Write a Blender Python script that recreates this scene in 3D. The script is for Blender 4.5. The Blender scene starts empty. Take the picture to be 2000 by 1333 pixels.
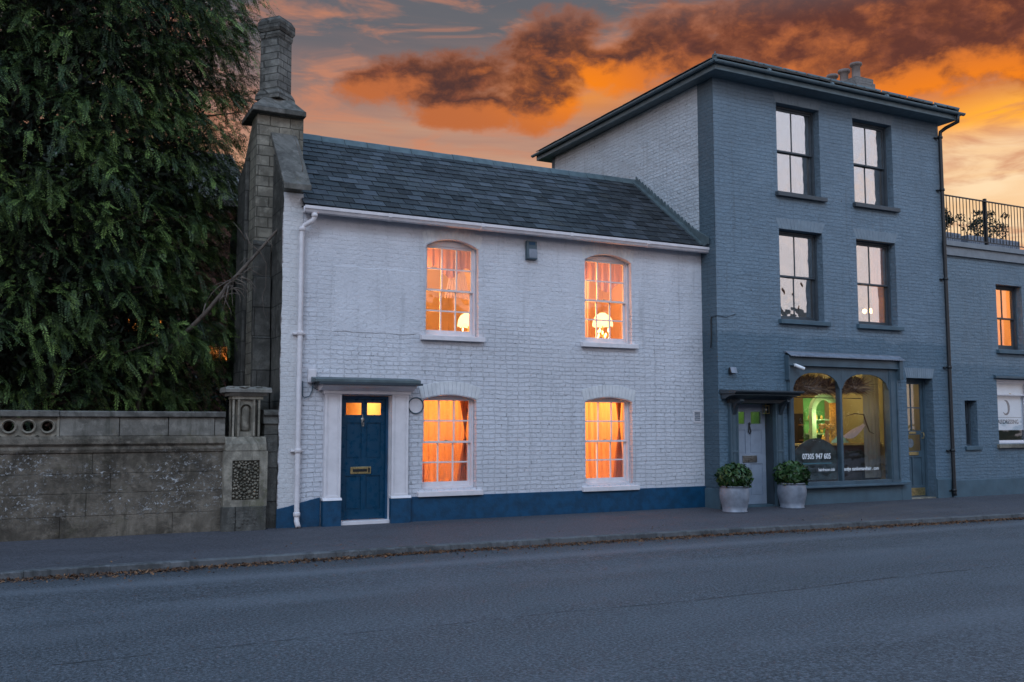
import bpy, math, random
import numpy as np
from mathutils import Vector, Matrix
R = math.radians
rnd = random.Random(7)
S = bpy.context.scene
COL = S.collection

# ------------------------------------------------------------------ camera
cam = bpy.data.objects.new('camera', bpy.data.cameras.new('camera'))
COL.objects.link(cam)
cam.location = (0, -15.0, 1.617)
cam.rotation_euler = (R(90 + 5.0), 0, R(-26.97))
cam.data.sensor_width = 36
cam.data.lens = 33.3
cam.data.clip_end = 3000
S.camera = cam

# ------------------------------------------------------------------ node helper
class NT:
    def __init__(s, tree): s.t = tree; s.n = tree.nodes; s.l = tree.links
    def new(s, typ, **kw):
        n = s.n.new(typ)
        for k, v in kw.items(): setattr(n, k, v)
        return n
    def put(s, sock, v):
        if v is None: return
        if isinstance(v, bpy.types.NodeSocket): s.l.new(v, sock)
        else:
            if sock.type == 'RGBA' and len(v) == 3: v = (*v, 1)
            sock.default_value = v
    def m(s, op, a, b=None, c=None, clamp=False):
        n = s.new('ShaderNodeMath', operation=op, use_clamp=clamp)
        s.put(n.inputs[0], a); s.put(n.inputs[1], b)
        if c is not None: s.put(n.inputs[2], c)
        return n.outputs[0]
    def add(s, a, b): return s.m('ADD', a, b)
    def sub(s, a, b): return s.m('SUBTRACT', a, b)
    def mul(s, a, b): return s.m('MULTIPLY', a, b)
    def ss(s, v, lo, hi, a=0.0, b=1.0):
        n = s.new('ShaderNodeMapRange', interpolation_type='SMOOTHSTEP')
        s.put(n.inputs[0], v); s.put(n.inputs[1], lo); s.put(n.inputs[2], hi); s.put(n.inputs[3], a); s.put(n.inputs[4], b)
        return n.outputs[0]
    def lin(s, v, lo, hi, a=0.0, b=1.0):
        n = s.new('ShaderNodeMapRange')
        s.put(n.inputs[0], v); s.put(n.inputs[1], lo); s.put(n.inputs[2], hi); s.put(n.inputs[3], a); s.put(n.inputs[4], b)
        return n.outputs[0]
    def mix(s, f, a, b, mode='MIX'):
        n = s.new('ShaderNodeMix', data_type='RGBA', blend_type=mode)
        s.put(n.inputs[0], f); s.put(n.inputs[6], a); s.put(n.inputs[7], b)
        return n.outputs[2]
    def xyz(s, x, y, z=0.0):
        n = s.new('ShaderNodeCombineXYZ')
        s.put(n.inputs[0], x); s.put(n.inputs[1], y); s.put(n.inputs[2], z)
        return n.outputs[0]
    def sep(s, v):
        n = s.new('ShaderNodeSeparateXYZ'); s.put(n.inputs[0], v); return n.outputs
    def noise(s, vec, scale, detail=4.0, rough=0.5, dist=0.0):
        n = s.new('ShaderNodeTexNoise')
        s.put(n.inputs['Vector'], vec); s.put(n.inputs['Scale'], scale); s.put(n.inputs['Detail'], detail)
        s.put(n.inputs['Roughness'], rough); s.put(n.inputs['Distortion'], dist)
        return n.outputs[0]
    def noisec(s, vec, scale, detail=2.0):
        n = s.new('ShaderNodeTexNoise')
        s.put(n.inputs['Vector'], vec); s.put(n.inputs['Scale'], scale); s.put(n.inputs['Detail'], detail)
        return n.outputs[1]
    def voro(s, vec, scale, feature='F1', out=0, rand=1.0):
        n = s.new('ShaderNodeTexVoronoi', feature=feature)
        s.put(n.inputs['Vector'], vec); s.put(n.inputs['Scale'], scale); s.put(n.inputs['Randomness'], rand)
        return n.outputs[out]
    def vm(s, op, a, b=None, scale=None):
        n = s.new('ShaderNodeVectorMath', operation=op)
        s.put(n.inputs[0], a)
        if b is not None: s.put(n.inputs[1], b)
        if scale is not None: s.put(n.inputs[3], scale)
        return n.outputs[0]
    def ramp(s, f, stops):
        n = s.new('ShaderNodeValToRGB'); e = n.color_ramp.elements
        e[0].position = stops[0][0]; e[0].color = (*stops[0][1], 1)
        e[1].position = stops[1][0]; e[1].color = (*stops[1][1], 1)
        for p, c in stops[2:]:
            q = e.new(p); q.color = (*c, 1)
        s.put(n.inputs[0], f)
        return n.outputs[0]

# ------------------------------------------------------------------ world: dusk sky with sunset clouds
W = bpy.data.worlds.new('World'); S.world = W; W.use_nodes = True
w = NT(W.node_tree); w.n.clear()
tc = w.new('ShaderNodeTexCoord').outputs['Generated']
dx, dy, dz = w.sep(tc)
az = w.mul(w.m('ARCTAN2', dx, dy), 57.29578)
el = w.mul(w.m('ARCSINE', dz), 57.29578)

def cloud_density(el_):
    """density of the cloud deck at an azimuth / elevation, used twice to find the undersides"""
    def ell(a, e, ra, re, tilt=0.0):
        da = w.sub(az, a); de = w.sub(w.sub(el_, e), w.mul(da, tilt))
        q = w.add(w.m('POWER', w.m('ABSOLUTE', w.mul(da, 1 / ra)), 2.0), w.m('POWER', w.m('ABSOLUTE', w.mul(de, 1 / re)), 2.0))
        return w.sub(1.0, q)
    es = [ell(22.6, 20.3, 5.8, 1.75, .05), ell(29.4, 21.9, 3.6, 2.5, .1), ell(24.6, 18.7, 4.6, 1.25), ell(33.3, 20.9, 3.2, 1.5, -.1), ell(28.6, 19.4, 3.0, 1.9, .1),
          ell(48.5, 21.2, 14.5, 3.7, -.07), ell(38.5, 21.0, 6.0, 1.9, -.1), ell(60.0, 20.4, 14, 4.2, -.08)]
    f = es[0]
    for e in es[1:]: f = w.m('SMOOTH_MAX', f, e, .35)
    f = w.m('MAXIMUM', f, -1.6)
    v = w.xyz(w.mul(az, .17), w.mul(el_, .26), 3.1)
    n1 = w.noise(v, 1.25, 3.0, .5, .25); n2 = w.noise(v, 3.8, 9.0, .62, .25)
    return w.add(f, w.add(w.mul(w.sub(n1, .5), 2.0), w.mul(w.sub(n2, .5), 1.7)))
D0 = cloud_density(el)
D1 = cloud_density(w.sub(el, 1.25))
alpha = w.ss(D0, -.35, .60)
under = w.ss(w.sub(D0, D1), -.15, 1.15)
thin = w.ss(D0, .0, 1.0, 1.0, 0.0)
lit = w.m('MAXIMUM', under, w.mul(thin, .55), clamp=True)
# clear sky behind the clouds: mauve grey above, peach towards the horizon
streak = w.noise(w.xyz(w.mul(az, .05), w.mul(w.sub(el, w.mul(az, -.05)), .5), 0.0), 1.6, 6.0, .55, .6)
els = w.add(el, w.mul(w.sub(streak, .5), 7.0))
base = w.ramp(w.lin(els, 0, 30), [(0.0, (.95, .50, .17)), (.28, (.90, .58, .30)), (.40, (.82, .50, .28)), (.50, (.66, .37, .23)),
                                  (.59, (.44, .25, .19)), (.69, (.25, .175, .165)), (.78, (.14, .14, .155)), (1.0, (.095, .11, .14))])
base = w.mix(w.mul(w.ss(az, 34, 14), .5), base, w.mix(w.ss(el, 14, 23), (.52, .26, .17), (.12, .125, .15)))
def glow(a, e, ra, re):
    q = w.add(w.m('POWER', w.m('ABSOLUTE', w.mul(w.sub(az, a), 1 / ra)), 2.0), w.m('POWER', w.m('ABSOLUTE', w.mul(w.sub(el, e), 1 / re)), 2.0))
    return w.m('EXPONENT', w.mul(q, -1.0))
base = w.mix(w.mul(glow(31.0, 19.6, 4.2, 1.4), .85), base, (.86, .28, .035))
base = w.mix(w.mul(glow(48.0, 17.9, 8.5, 1.9), .97), base, (.80, .20, .008))
base = w.mix(glow(57.0, 16.2, 6.0, 1.3), base, (1.25, .52, .004))
base = w.mix(w.mul(w.ss(az, 47, 54), w.ss(el, 16.5, 14.5)), base, w.mix(w.ss(streak, .35, .65), (.95, .62, .34), (1.0, .74, .46)))
peachy = w.ss(w.noise(w.xyz(w.mul(az, .12), w.mul(el, .5), 8.0), 1.2, 5.0, .6, .5), .46, .68)
base = w.mix(w.mul(peachy, .75), base, (.60, .235, .13))
hot = w.m('MAXIMUM', glow(31.5, 19.9, 4.6, 2.2), glow(54, 17.7, 11, 2.4))
cl_lit = w.mix(hot, (.50, .145, .05), (.92, .23, .012))
cl_dark = w.mix(w.ss(az, 30, 44), (.075, .036, .034), (.120, .040, .030))
tex = w.noise(w.xyz(w.mul(az, .3), w.mul(el, .55), 1.0), 1.8, 6.0, .6, .3)
cl_dark = w.mix(w.mul(w.ss(tex, .48, .75), .8), cl_dark, (.24, .075, .045))
cl_dark = w.mix(w.ss(el, 22.3, 25.0), cl_dark, (.115, .085, .09))
cloud = w.mix(lit, cl_dark, cl_lit)
sunset = w.mix(alpha, base, cloud)
# the rest of the dome: soft blue dusk, paler low down opposite the sunset
rest = w.ramp(w.lin(el, -5, 90), [(0.0, (.30, .38, .50)), (.06, (.60, .62, .74)), (.16, (.88, .80, .86)), (.30, (.80, .88, 1.08)), (.42, (.60, .84, 1.16)), (.65, (.38, .68, 1.10)), (1.0, (.25, .56, .98))])
soft = w.noise(w.xyz(w.mul(az, .05), w.mul(el, .16), 5.0), 1.5, 5.0, .6, .4)
rest = w.mix(w.mul(w.ss(soft, .46, .66), w.ss(el, 48, 28, 0, .75)), rest, (1.02, .84, .80))
mask = w.mul(w.mul(w.ss(az, -60, -25), w.ss(az, 110, 80)), w.ss(el, 42, 28))
nish = w.new('ShaderNodeTexSky', sky_type='NISHITA'); nish.sun_disc = False
nish.sun_elevation = R(2.0); nish.sun_rotation = R(50)
rest = w.mix(.05, rest, nish.outputs[0], 'ADD')
final = w.mix(mask, rest, sunset)
bg = w.new('ShaderNodeBackground'); w.put(bg.inputs[0], final); bg.inputs[1].default_value = 1.02
wo = w.new('ShaderNodeOutputWorld'); w.l.new(bg.outputs[0], wo.inputs[0])

# broad, weak directional glow of the bright dusk sky behind the camera
sl = bpy.data.lights.new('sun', 'SUN'); sl.energy = .8; sl.angle = R(16); sl.color = (.62, .78, 1.0)
so = bpy.data.objects.new('sun', sl); COL.objects.link(so)
so.rotation_euler = Vector((.55, .80, -.75)).to_track_quat('-Z', 'Y').to_euler()

S.view_settings.view_transform = 'Standard'; S.view_settings.look = 'None'
S.view_settings.exposure = 0.0; S.view_settings.gamma = 1.0; S.view_settings.use_curve_mapping = False
S.render.engine = 'CYCLES'
S.cycles.use_denoising = True
S.cycles.max_bounces = 7; S.cycles.diffuse_bounces = 3; S.cycles.glossy_bounces = 3
S.cycles.transparent_max_bounces = 10; S.cycles.transmission_bounces = 4
S.cycles.caustics_reflective = False; S.cycles.caustics_refractive = False
S.cycles.sample_clamp_indirect = 4.0

# ------------------------------------------------------------------ materials
def mat(name):
    m = bpy.data.materials.new(name); m.use_nodes = True
    t = NT(m.node_tree); t.n.clear()
    b = t.new('ShaderNodeBsdfPrincipled'); o = t.new('ShaderNodeOutputMaterial')
    t.l.new(b.outputs[0], o.inputs[0])
    return m, t, b, o
def bump(t, h, dist=.01, strength=1.0, normal=None):
    n = t.new('ShaderNodeBump'); t.put(n.inputs['Height'], h)
    n.inputs['Distance'].default_value = dist; n.inputs['Strength'].default_value = strength
    if normal is not None: t.put(n.inputs['Normal'], normal)
    return n.outputs[0]
def pos(t): return t.new('ShaderNodeNewGeometry').outputs['Position']
def plain(name, col, rough=.6, metal=0.0, var=.12, nscale=6.0, bmp=.0015, bscale=60.0, spec=.5):
    m, t, b, o = mat(name)
    p = pos(t)
    n = t.noise(p, nscale, 5.0, .6)
    c = t.mix(t.ss(n, .3, .7), tuple(x * (1 - var) for x in col), tuple(min(1, x * (1 + var)) for x in col))
    t.put(b.inputs['Base Color'], c); b.inputs['Metallic'].default_value = metal
    t.put(b.inputs['Roughness'], t.lin(t.noise(p, nscale * 4, 3), .3, .7, max(.05, rough - .1), min(1, rough + .1)))
    b.inputs['Specular IOR Level'].default_value = spec
    if bmp: t.put(b.inputs['Normal'], bump(t, t.noise(p, bscale, 4), bmp))
    return m

def painted_brick(name, col, relief=1.0, bumpd=.012, zmask=None, smooth_patch=None, dark=.55, dirt=None, bond=(.228, .076), rust=0.0, edge=None, mort=.0085, low=None):
    m, t, b, o = mat(name)
    p = pos(t); x, y, z = t.sep(p)
    u = t.add(x, y)
    wob = t.noisec(t.xyz(u, z, 0.0), 2.3, 3.0); wx, wy, wz = t.sep(wob)
    wob2 = t.noisec(t.xyz(u, z, 5.0), 16.0, 2.0); vx, vy, vz = t.sep(wob2)
    uu = t.add(u, t.add(t.mul(t.sub(wx, .5), .11), t.mul(t.sub(vx, .5), .032)))
    zz = t.add(z, t.add(t.mul(t.sub(wy, .5), .06), t.mul(t.sub(vy, .5), .020)))
    bt = t.new('ShaderNodeTexBrick'); bt.offset = .5; bt.squash = .52; bt.squash_frequency = 2
    t.put(bt.inputs['Vector'], t.xyz(uu, zz, 0.0))
    bt.inputs['Scale'].default_value = 1.0; bt.inputs['Brick Width'].default_value = bond[0]; bt.inputs['Row Height'].default_value = bond[1]
    bt.inputs['Mortar Size'].default_value = mort; bt.inputs['Mortar Smooth'].default_value = .35
    bt.inputs['Color1'].default_value = (0, 0, 0, 1); bt.inputs['Color2'].default_value = (1, 1, 1, 1); bt.inputs['Mortar'].default_value = (.5, .5, .5, 1)
    mortar = bt.outputs['Fac']; br = t.sep(bt.outputs['Color'])[0]
    patch = t.noise(t.xyz(u, t.mul(z, 1.6), 2.0), 1.1, 5.0, .6, .3)
    if zmask:   # bricks show plainly low down and fade under thick paint higher up
        k = t.ss(t.add(z, t.mul(t.sub(patch, .5), 6.0)), zmask[0], zmask[1], 1.0, zmask[2])
    else:
        k = t.ss(patch, .25, .6, .45, 1.0)
    if smooth_patch:   # a rendered repair with a straight edge
        a_, b_, c_, d_ = smooth_patch
        e_ = t.mul(t.sub(wx, .5), .12)
        q = t.mul(t.mul(t.ss(t.add(u, e_), a_ - .01, a_ + .01), t.ss(t.add(u, e_), b_ + .25, b_)), t.mul(t.ss(t.add(z, e_), c_ - .01, c_ + .01), t.ss(t.add(z, e_), d_ + .01, d_ - .01)))
        k = t.mul(k, t.sub(1.0, t.mul(q, .85)))
    lump = t.noise(p, 7.0, 5.0, .6); fine = t.noise(p, 55.0, 4.0, .6)
    h = t.mul(t.mul(t.sub(1.0, mortar), k), relief)
    h = t.add(h, t.mul(t.mul(br, k), .35))
    if smooth_patch: h = t.add(h, t.mul(q, .9))
    h = t.add(h, t.add(t.mul(lump, 1.15), t.add(t.mul(t.noise(p, 20.0, 3.0, .5, .4), .9), t.mul(fine, .35))))
    t.put(b.inputs['Normal'], bump(t, h, bumpd))
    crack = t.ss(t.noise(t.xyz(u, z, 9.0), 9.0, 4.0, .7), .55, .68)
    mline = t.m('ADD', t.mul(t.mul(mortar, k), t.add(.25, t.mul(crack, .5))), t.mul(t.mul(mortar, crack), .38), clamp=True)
    c1 = tuple(v * .86 for v in col)
    c = t.mix(t.ss(t.noise(t.xyz(u, t.mul(z, .7), 0.0), 1.3, 6.0, .62), .3, .72), c1, col)
    c = t.mix(t.mul(t.mul(br, k), .12), c, tuple(v * .75 for v in col))
    c = t.mix(mline, c, tuple(v * (1 - dark) for v in col))  # joint dirt and the shade in the joints, both put into the colour
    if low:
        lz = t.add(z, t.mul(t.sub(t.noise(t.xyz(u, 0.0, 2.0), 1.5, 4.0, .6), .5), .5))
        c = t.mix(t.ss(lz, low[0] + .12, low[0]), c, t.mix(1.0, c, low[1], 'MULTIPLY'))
    # pock marks and small chips
    vv = t.voro(t.xyz(u, z, 0.0), 1.7)
    chip = t.ss(vv, .035, .018); c = t.mix(t.mul(chip, .8), c, (.03, .03, .035))
    streak = t.ss(t.noise(t.xyz(t.mul(u, 5.0), t.mul(z, .35), 1.0), 1.4, 5.0, .65), .52, .75)
    c = t.mix(t.mul(streak, .36), c, dirt or tuple(v * .45 for v in col))
    # splash dirt close to the pavement
    sp = t.mul(t.ss(t.add(z, t.mul(t.sub(fine, .5), .25)), .32, .02), .35)
    c = t.mix(sp, c, tuple(v * .4 for v in col))
    if edge:   # ragged flaked edge to bare brick near a corner (world x)
        ex = t.add(x, t.mul(t.sub(t.noise(t.xyz(0.0, z, 0.0), 6.0, 5.0, .7), .5), .10))
        c = t.mix(t.mul(t.ss(ex, edge + .03, edge), .85), c, (.10, .065, .055))
    t.put(b.inputs['Base Color'], c)
    t.put(b.inputs['Roughness'], t.lin(lump, .3, .7, .5, .75))
    return m

def stone(name, col, lichen=.35, blocks=None, bumpd=.02, moss=.3, dark=.5, uy=1.0):
    m, t, b, o = mat(name)
    p = pos(t); x, y, z = t.sep(p); u = t.add(x, t.mul(y, uy))
    big = t.noise(p, 1.3, 6.0, .65, .4); mid = t.noise(p, 6.0, 6.0, .65); fine = t.noise(p, 45.0, 5.0, .65)
    c = t.mix(t.ss(big, .32, .68), tuple(v * dark for v in col), col)
    c = t.mix(t.mul(t.ss(mid, .45, .7), .6), c, tuple(v * 1.5 for v in col))
    c = t.mix(t.mul(t.ss(t.noise(p, 3.1, 6.0, .7, .3), .52, .62), .6), c, tuple(v * .35 for v in col))
    run = t.ss(t.noise(t.xyz(t.mul(u, 4.0), t.mul(z, .5), 1.0), 1.6, 5.0, .7), .5, .72)
    c = t.mix(t.mul(run, .7), c, (col[0] * .28, col[1] * .3, col[2] * .28))
    c = t.mix(t.mul(t.ss(t.noise(p, 2.6, 5.0, .7), .55, .7), moss), c, (.075, .08, .03))
    c = t.mix(t.mul(t.ss(t.noise(p, 3.7, 5.0, .7), .6, .72), moss * .8), c, (.17, .12, .035))
    h = t.add(t.mul(mid, .8), t.mul(fine, .35))
    if blocks:
        bt = t.new('ShaderNodeTexBrick'); bt.offset = .45
        wb = t.noisec(t.xyz(u, z, 0.0), 5.0); a_, b_, c_ = t.sep(wb)
        t.put(bt.inputs['Vector'], t.xyz(t.add(u, t.mul(a_, .03)), t.add(t.add(z, blocks[2]), t.mul(b_, .02)), 0.0))
        bt.inputs['Scale'].default_value = 1.0; bt.inputs['Brick Width'].default_value = blocks[0]; bt.inputs['Row Height'].default_value = blocks[1]
        bt.inputs['Mortar Size'].default_value = .009; bt.inputs['Mortar Smooth'].default_value = .4
        bt.inputs['Color1'].default_value = (0, 0, 0, 1); bt.inputs['Color2'].default_value = (1, 1, 1, 1); bt.inputs['Mortar'].default_value = (.5, .5, .5, 1)
        br = t.sep(bt.outputs['Color'])[0]
        c = t.mix(t.mul(br, .4), c, tuple(v * .5 for v in col))
        c = t.mix(t.mul(bt.outputs['Fac'], .75), c, tuple(v * .22 for v in col))
        h = t.add(h, t.mul(t.sub(1.0, bt.outputs['Fac']), 1.0)); h = t.add(h, t.mul(br, .35))
    if lichen:   # flaked white crust in clustered spots
        zone = t.ss(t.noise(t.xyz(u, t.mul(z, 2.2), 4.0), 1.4, 4.0, .6, .2), .40, .62)
        band = t.ss(t.m('ABSOLUTE', t.sub(z, .74)), .62, .2)
        spots = t.ss(t.noise(t.xyz(u, z, 0.0), 19.0, 6.0, .75, .15), .555, .585)
        spots2 = t.mul(t.ss(t.noise(t.xyz(t.mul(u, .6), t.mul(z, 1.3), 3.0), 8.0, 7.0, .8, .15), .565, .59), t.ss(t.noise(t.xyz(u, z, 7.0), 2.0, 2.0), .42, .55))
        f = t.mul(t.mul(t.m('MAXIMUM', spots, t.mul(spots2, .9)), zone), t.mul(band, lichen))
        c = t.mix(f, c, (.60, .60, .60)); h = t.add(h, t.mul(f, .3))
    t.put(b.inputs['Base Color'], c); b.inputs['Roughness'].default_value = .9
    b.inputs['Specular IOR Level'].default_value = .2
    t.put(b.inputs['Normal'], bump(t, h, bumpd))
    return m

def glass(name, refl=1.0, tint=(1, 1, 1), wav=.0015):
    m = bpy.data.materials.new(name); m.use_nodes = True; t = NT(m.node_tree); t.n.clear()
    o = t.new('ShaderNodeOutputMaterial'); mx = t.new('ShaderNodeMixShader')
    tr = t.new('ShaderNodeBsdfTransparent'); tr.inputs[0].default_value = (*tint, 1)
    gl = t.new('ShaderNodeBsdfGlossy'); gl.inputs['Roughness'].default_value = .015; gl.inputs[0].default_value = (.95, .95, .95, 1)
    fr = t.new('ShaderNodeFresnel'); fr.inputs[0].default_value = 1.5
    t.put(gl.inputs['Normal'], bump(t, t.noise(pos(t), 2.2, 2.0), wav * 4))
    bf = t.new('ShaderNodeNewGeometry').outputs['Backfacing']
    t.put(fr.inputs[0], t.lin(bf, 0.0, 1.0, 1.5, 1 / 1.5))   # keep the inner face from reflecting totally
    f = t.m('ADD', t.mul(fr.outputs[0], .9), refl, clamp=True)
    t.put(mx.inputs[0], f); t.l.new(tr.outputs[0], mx.inputs[1]); t.l.new(gl.outputs[0], mx.inputs[2]); t.l.new(mx.outputs[0], o.inputs[0])
    return m

def cloth(name, col, trans=.6):
    m = bpy.data.materials.new(name); m.use_nodes = True; t = NT(m.node_tree); t.n.clear()
    o = t.new('ShaderNodeOutputMaterial'); mx = t.new('ShaderNodeMixShader'); mx.inputs[0].default_value = trans
    d = t.new('ShaderNodeBsdfDiffuse'); tl = t.new('ShaderNodeBsdfTranslucent')
    n = t.noise(t.vm('MULTIPLY', pos(t), (14, 1, 1.2)), 1.0, 4.0)
    c = t.mix(n, tuple(v * .7 for v in col), col)
    t.put(d.inputs[0], c); t.put(tl.inputs[0], c)
    t.l.new(d.outputs[0], mx.inputs[1]); t.l.new(tl.outputs[0], mx.inputs[2]); t.l.new(mx.outputs[0], o.inputs[0])
    return m

def emit(name, col, s):
    m, t, b, o = mat(name)
    b.inputs['Base Color'].default_value = (*[min(1, c) for c in col], 1)
    b.inputs['Emission Color'].default_value = (*col, 1); b.inputs['Emission Strength'].default_value = s
    return m

def slate(name, cols, rough=.5):
    m, t, b, o = mat(name)
    at = t.new('ShaderNodeAttribute'); at.attribute_name = 'rnd'
    rr = t.sep(at.outputs['Color'])
    p = pos(t)
    c = t.ramp(rr[0], [(i / (len(cols) - 1), c) for i, c in enumerate(cols)])
    c = t.mix(t.mul(t.ss(t.noise(p, 9.0, 5.0, .7), .5, .72), .45), c, (.085, .085, .07))
    c = t.mix(t.mul(t.ss(t.noise(p, 22.0, 4.0, .7), .62, .70), .7), c, (.22, .23, .23))
    c = t.mix(t.mul(t.ss(t.noise(t.vm('ADD', p, (9, 2, 4)), 1.3, 5.0, .6), .45, .7), .5), c, (.016, .018, .022))
    t.put(b.inputs['Base Color'], c)
    t.put(b.inputs['Roughness'], t.lin(rr[1], 0, 1, rough + .02, rough + .28)); b.inputs['Specular IOR Level'].default_value = .25
    t.put(b.inputs['Normal'], bump(t, t.add(t.noise(p, 30, 5, .65), t.noise(p, 7, 3)), .006))
    return m

def leafmat(name, c0, c1, c2, rough=.5, trans=.15):
    m, t, b, o = mat(name)
    at = t.new('ShaderNodeAttribute'); at.attribute_name = 'rnd'
    rr = t.sep(at.outputs['Color'])
    c = t.ramp(rr[0], [(0, c0), (.55, c1), (1.0, c2)])
    t.put(b.inputs['Base Color'], c); b.inputs['Roughness'].default_value = rough
    b.inputs['Specular IOR Level'].default_value = .35
    if trans:
        tl = t.new('ShaderNodeBsdfTranslucent'); t.put(tl.inputs[0], c)
        mx = t.new('ShaderNodeMixShader'); mx.inputs[0].default_value = trans
        t.l.new(b.outputs[0], mx.inputs[1]); t.l.new(tl.outputs[0], mx.inputs[2]); t.l.new(mx.outputs[0], o.inputs[0])
    return m

def asphalt(name, col, speck=.5, patchy=.25, crack_line=False, bumpd=.006):
    m, t, b, o = mat(name)
    p = pos(t); x, y, z = t.sep(p)
    f1 = t.noise(p, 38.0, 5.0, .8); f2 = t.voro(p, 75.0); f3 = t.noise(p, 28.0, 4.0, .7)
    c = t.mix(t.ss(f1, .38, .66), tuple(v * (1 - speck) for v in col), tuple(v * (1 + speck) for v in col))
    c = t.mix(t.mul(t.ss(f3, .42, .62), .55), c, tuple(v * .45 for v in col))
    br = t.noise(t.vm('MULTIPLY', p, (.35, 1.2, 1)), .9, 5.0, .6)
    c = t.mix(t.mul(t.ss(br, .35, .7), patchy), c, tuple(v * 1.9 for v in col))
    stain = t.noise(t.vm('ADD', p, (7, 3, 0)), 1.6, 5.0, .65)
    c = t.mix(t.mul(t.ss(stain, .56, .72), .35), c, tuple(v * .5 for v in col))
    white = t.ss(t.voro(t.xyz(x, y, 0.0), 9.0), .045, .03)
    wm = t.ss(t.noise(p, 3.0, 2), .5, .6)
    c = t.mix(t.mul(t.mul(white, wm), .7), c, (.35, .35, .34))
    h = t.add(t.mul(f2, -.6), t.add(t.mul(f1, .8), t.mul(f3, .6)))
    if crack_line:   # long joint between the two laid lanes, with worn wheel bands
        wv = t.noise(t.xyz(x, 0.0, 0.0), 2.4, 5.0, .7); wv2 = t.noise(t.xyz(x, 0.0, 0.0), .25, 2.0)
        yy = t.add(y, t.add(t.mul(t.sub(wv, .5), .10), t.mul(t.sub(wv2, .5), .5)))
        d = t.m('ABSOLUTE', t.add(yy, 7.33))
        wd = t.mul(t.ss(t.noise(p, 2.0, 4.0, .7), .38, .6), 1.0)
        line = t.mul(t.ss(d, .024, .006), t.mul(wd, .8))
        c = t.mix(line, c, tuple(v * .18 for v in col)); h = t.sub(h, t.mul(line, 3.0))
        band = t.mul(t.ss(t.m('ABSOLUTE', t.add(t.add(y, t.mul(x, .02)), 3.75)), .38, .0), .40)
        c = t.mix(band, c, tuple(v * 1.9 for v in col))
        for yb2, st2 in ((5.3, .22), (9.0, .22)):
            c = t.mix(t.mul(t.ss(t.m('ABSOLUTE', t.add(t.add(y, t.mul(x, .02)), yb2)), .5, .05), t.mul(st2, t.ss(br, .3, .6))), c, tuple(v * 1.7 for v in col))
        gut = t.mul(t.ss(t.m('ABSOLUTE', t.add(t.add(y, t.mul(x, .02)), 3.05)), .35, .05), .5)
        c = t.mix(gut, c, tuple(v * .5 for v in col))
    t.put(b.inputs['Base Color'], c)
    t.put(b.inputs['Roughness'], t.lin(br, .3, .7, .62, .82))
    b.inputs['Specular IOR Level'].default_value = .45
    t.put(b.inputs['Normal'], bump(t, h, bumpd))
    return m

M = {}
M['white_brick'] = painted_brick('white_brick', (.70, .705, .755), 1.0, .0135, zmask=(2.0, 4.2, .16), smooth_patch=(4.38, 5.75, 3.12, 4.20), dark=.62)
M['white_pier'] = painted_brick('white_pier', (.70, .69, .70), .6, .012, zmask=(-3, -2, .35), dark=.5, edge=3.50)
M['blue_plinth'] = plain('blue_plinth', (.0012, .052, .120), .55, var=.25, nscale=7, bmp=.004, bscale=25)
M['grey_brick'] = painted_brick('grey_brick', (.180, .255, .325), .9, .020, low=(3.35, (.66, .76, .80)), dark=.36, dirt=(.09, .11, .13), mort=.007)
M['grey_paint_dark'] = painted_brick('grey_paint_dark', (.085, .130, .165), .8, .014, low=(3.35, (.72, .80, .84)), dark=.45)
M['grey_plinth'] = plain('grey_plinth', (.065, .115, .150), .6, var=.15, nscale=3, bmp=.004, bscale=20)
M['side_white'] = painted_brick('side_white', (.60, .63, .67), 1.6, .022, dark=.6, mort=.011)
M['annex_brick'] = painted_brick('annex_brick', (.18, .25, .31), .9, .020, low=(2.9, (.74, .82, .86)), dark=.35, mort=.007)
M['white_paint'] = plain('white_paint', (.74, .70, .72), .45, var=.07, nscale=5, bmp=.001)
M['white_metal'] = plain('white_metal', (.70, .66, .68), .4, var=.08, nscale=7, bmp=.0008)
M['grey_wood'] = plain('grey_wood', (.060, .100, .130), .45, var=.15, nscale=4, bmp=.0012, bscale=40)
M['dark_wood'] = plain('dark_wood', (.030, .045, .058), .45, var=.15, nscale=4, bmp=.0012)
M['sash_grey'] = plain('sash_grey', (.055, .07, .085), .5, var=.15)
M['blue_door'] = plain('blue_door', (.0008, .046, .098), .32, var=.03, nscale=3, bmp=.0008)
M['lead'] = plain('lead', (.085, .115, .125), .55, var=.25, nscale=5, bmp=.003, bscale=12)
M['brass'] = plain('brass', (.55, .42, .20), .35, metal=.9, var=.25, nscale=20, bmp=.0008)
M['steel'] = plain('steel', (.30, .29, .27), .35, metal=.9, var=.2)
M['black_metal'] = plain('black_metal', (.012, .015, .018), .4, var=.2)
M['soffit'] = plain('soffit', (.125, .175, .20), .6, var=.15)
M['pale_door'] = plain('pale_door', (.27, .32, .40), .45, var=.08)
M['stone_wall'] = stone('stone_wall', (.19, .162, .130), lichen=1.0, bumpd=.035, moss=.16, dark=.26)
M['stone_block'] = stone('stone_block', (.23, .215, .19), lichen=0, bumpd=.012, moss=.35)
M['stone_pale'] = stone('stone_pale', (.30, .27, .22), lichen=0, bumpd=.014, moss=.5, dark=.42)
M['stone_chimney'] = stone('stone_chimney', (.33, .30, .245), lichen=0, blocks=(.34, .175, .0), bumpd=.03, moss=.12, dark=.42)
M['stone_stack'] = stone('stone_stack', (.23, .22, .20), lichen=0, blocks=(.26, .125, .0), bumpd=.018, moss=.08, dark=.16, uy=.35)
M['stone_lower'] = stone('stone_lower', (.125, .12, .108), lichen=0, blocks=(.6, .52, .1), bumpd=.03, moss=.2, dark=.35)
M['coping'] = stone('coping', (.17, .16, .145), lichen=0, bumpd=.02, moss=.2)
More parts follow.
